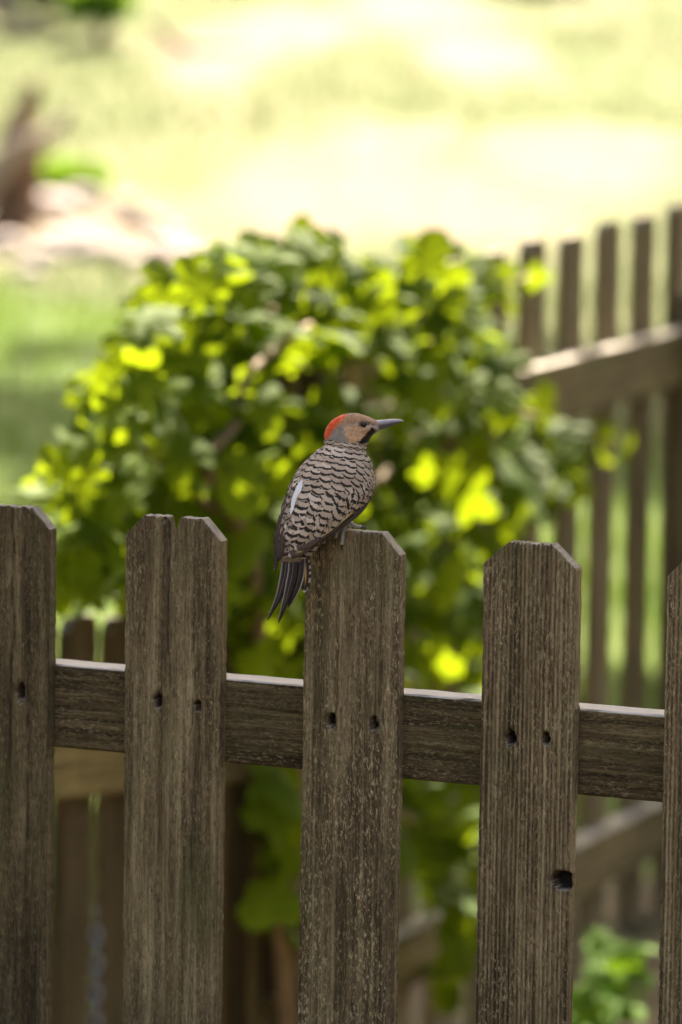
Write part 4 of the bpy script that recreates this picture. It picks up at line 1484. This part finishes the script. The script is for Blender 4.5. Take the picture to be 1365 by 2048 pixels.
# a second yard tree left of the vine shades the ground around the side fence
shade_tree((-6.4, 13.5), [(0.1, 0, 1.8), (0.3, 0.1, 3.8), (0.8, 0.2, 5.4)],
           [(-4.6, 12.4, 6.8, 2.2, 2.0, 1.0, 1.0), (-2.4, 13.6, 7.0, 1.6, 2.2, 0.9, 1.0), (-2.6, 16.8, 7.0, 2.0, 1.8, 0.9, 1.0), (-5.0, 15.6, 7.0, 2.0, 2.0, 0.9, 0.9), (-3.0, 9.6, 6.8, 1.8, 1.8, 0.9, 1.0)],
           10000, 0.20, 'tree left of the vine, its crown over the stepped down fence panel', 41, 0.22)
shade_tree((8.2, 16.0), [(-0.1, 0, 1.8), (-0.3, 0.1, 3.8), (-0.6, 0.2, 5.4)],
           [(5.6, 13.2, 6.8, 2.0, 2.0, 1.0, 1.0), (5.0, 16.6, 7.0, 1.8, 2.0, 0.9, 1.0), (7.8, 14.6, 7.0, 2.2, 2.2, 1.0, 1.0), (3.0, 20.0, 7.0, 2.2, 1.6, 0.9, 0.8)],
           9000, 0.20, 'tree right of the side fence, its crown over the far post', 42, 0.22)

# ------------------------------------------------------------------ unseen building added to shape the fill light
HY = -5.0
M['stucco'] = plain('house_render', (0.060, 0.055, 0.048), 0.9, 0.10, 3)
M['roof'] = plain('roof_shingle', (0.10, 0.09, 0.085), 0.9, 0.3, 6)
M['trim'] = plain('white_trim', (0.70, 0.69, 0.66), 0.6, 0.05, 5)
M['glass'] = plain('window_glass', (0.04, 0.05, 0.06), 0.08, 0.05, 5, 0.6)
M['door'] = plain('door_paint', (0.16, 0.07, 0.05), 0.5, 0.1, 5)


def box(name, x0, x1, y0, y1, z0, z1, mat, parent, org):
    V = [(x, y, z) for x in (x0, x1) for y in (y0, y1) for z in (z0, z1)]
    F = [(0, 1, 3, 2), (4, 6, 7, 5), (0, 4, 5, 1), (2, 3, 7, 6), (0, 2, 6, 4), (1, 5, 7, 3)]
    return mesh_obj(name, V, F, mat, parent, smooth=False, origin=org)


fill_house = empty('fill_house', (0, HY - 3, 0))
tag(fill_house, 'unseen dark brown building added to shape the light on the fences', 'fill_house')
ho = (0, HY - 3, 0)
box('wall', -7, 7, HY - 6, HY, -0.1, 4.6, M['stucco'], fill_house, ho)
rv = [(-7.5, HY + 0.5, 4.45), (7.5, HY + 0.5, 4.45), (7.5, HY - 3, 6.6), (-7.5, HY - 3, 6.6), (-7.5, HY - 6.5, 4.45), (7.5, HY - 6.5, 4.45)]
rv2 = [(x, y, z + 0.14) for x, y, z in rv]
rf = mesh_obj('roof', rv + rv2, [(0, 3, 2, 1), (3, 4, 5, 2), (6, 7, 8, 9), (9, 8, 11, 10), (0, 1, 7, 6), (4, 10, 11, 5), (0, 6, 9, 3), (3, 9, 10, 4), (1, 2, 8, 7), (2, 5, 11, 8)], M['roof'], fill_house, smooth=False, origin=ho)
box('chimney', 2.0, 2.7, HY - 4.2, HY - 3.5, 5.6, 7.6, M['stucco'], rf, ho)
for wx in (-5.0, -2.2, 4.6):
    wf = box('window', wx - 0.6, wx + 0.6, HY - 0.02, HY + 0.04, 1.0, 2.5, M['trim'], fill_house, ho)
    for px_ in (-0.29, 0.29):
        for pz in (1.4, 2.1):
            box('pane', wx + px_ - 0.24, wx + px_ + 0.24, HY + 0.03, HY + 0.046, pz - 0.31, pz + 0.31, M['glass'], wf, ho)
dr = box('door', 0.9, 1.85, HY - 0.02, HY + 0.05, 0.05, 2.1, M['door'], fill_house, ho)
hv, hf = tube([(1.75, HY + 0.05, 1.0), (1.75, HY + 0.10, 1.0)], 0.03, 10)
mesh_obj('handle', hv, hf, M['steel'], dr, origin=ho)
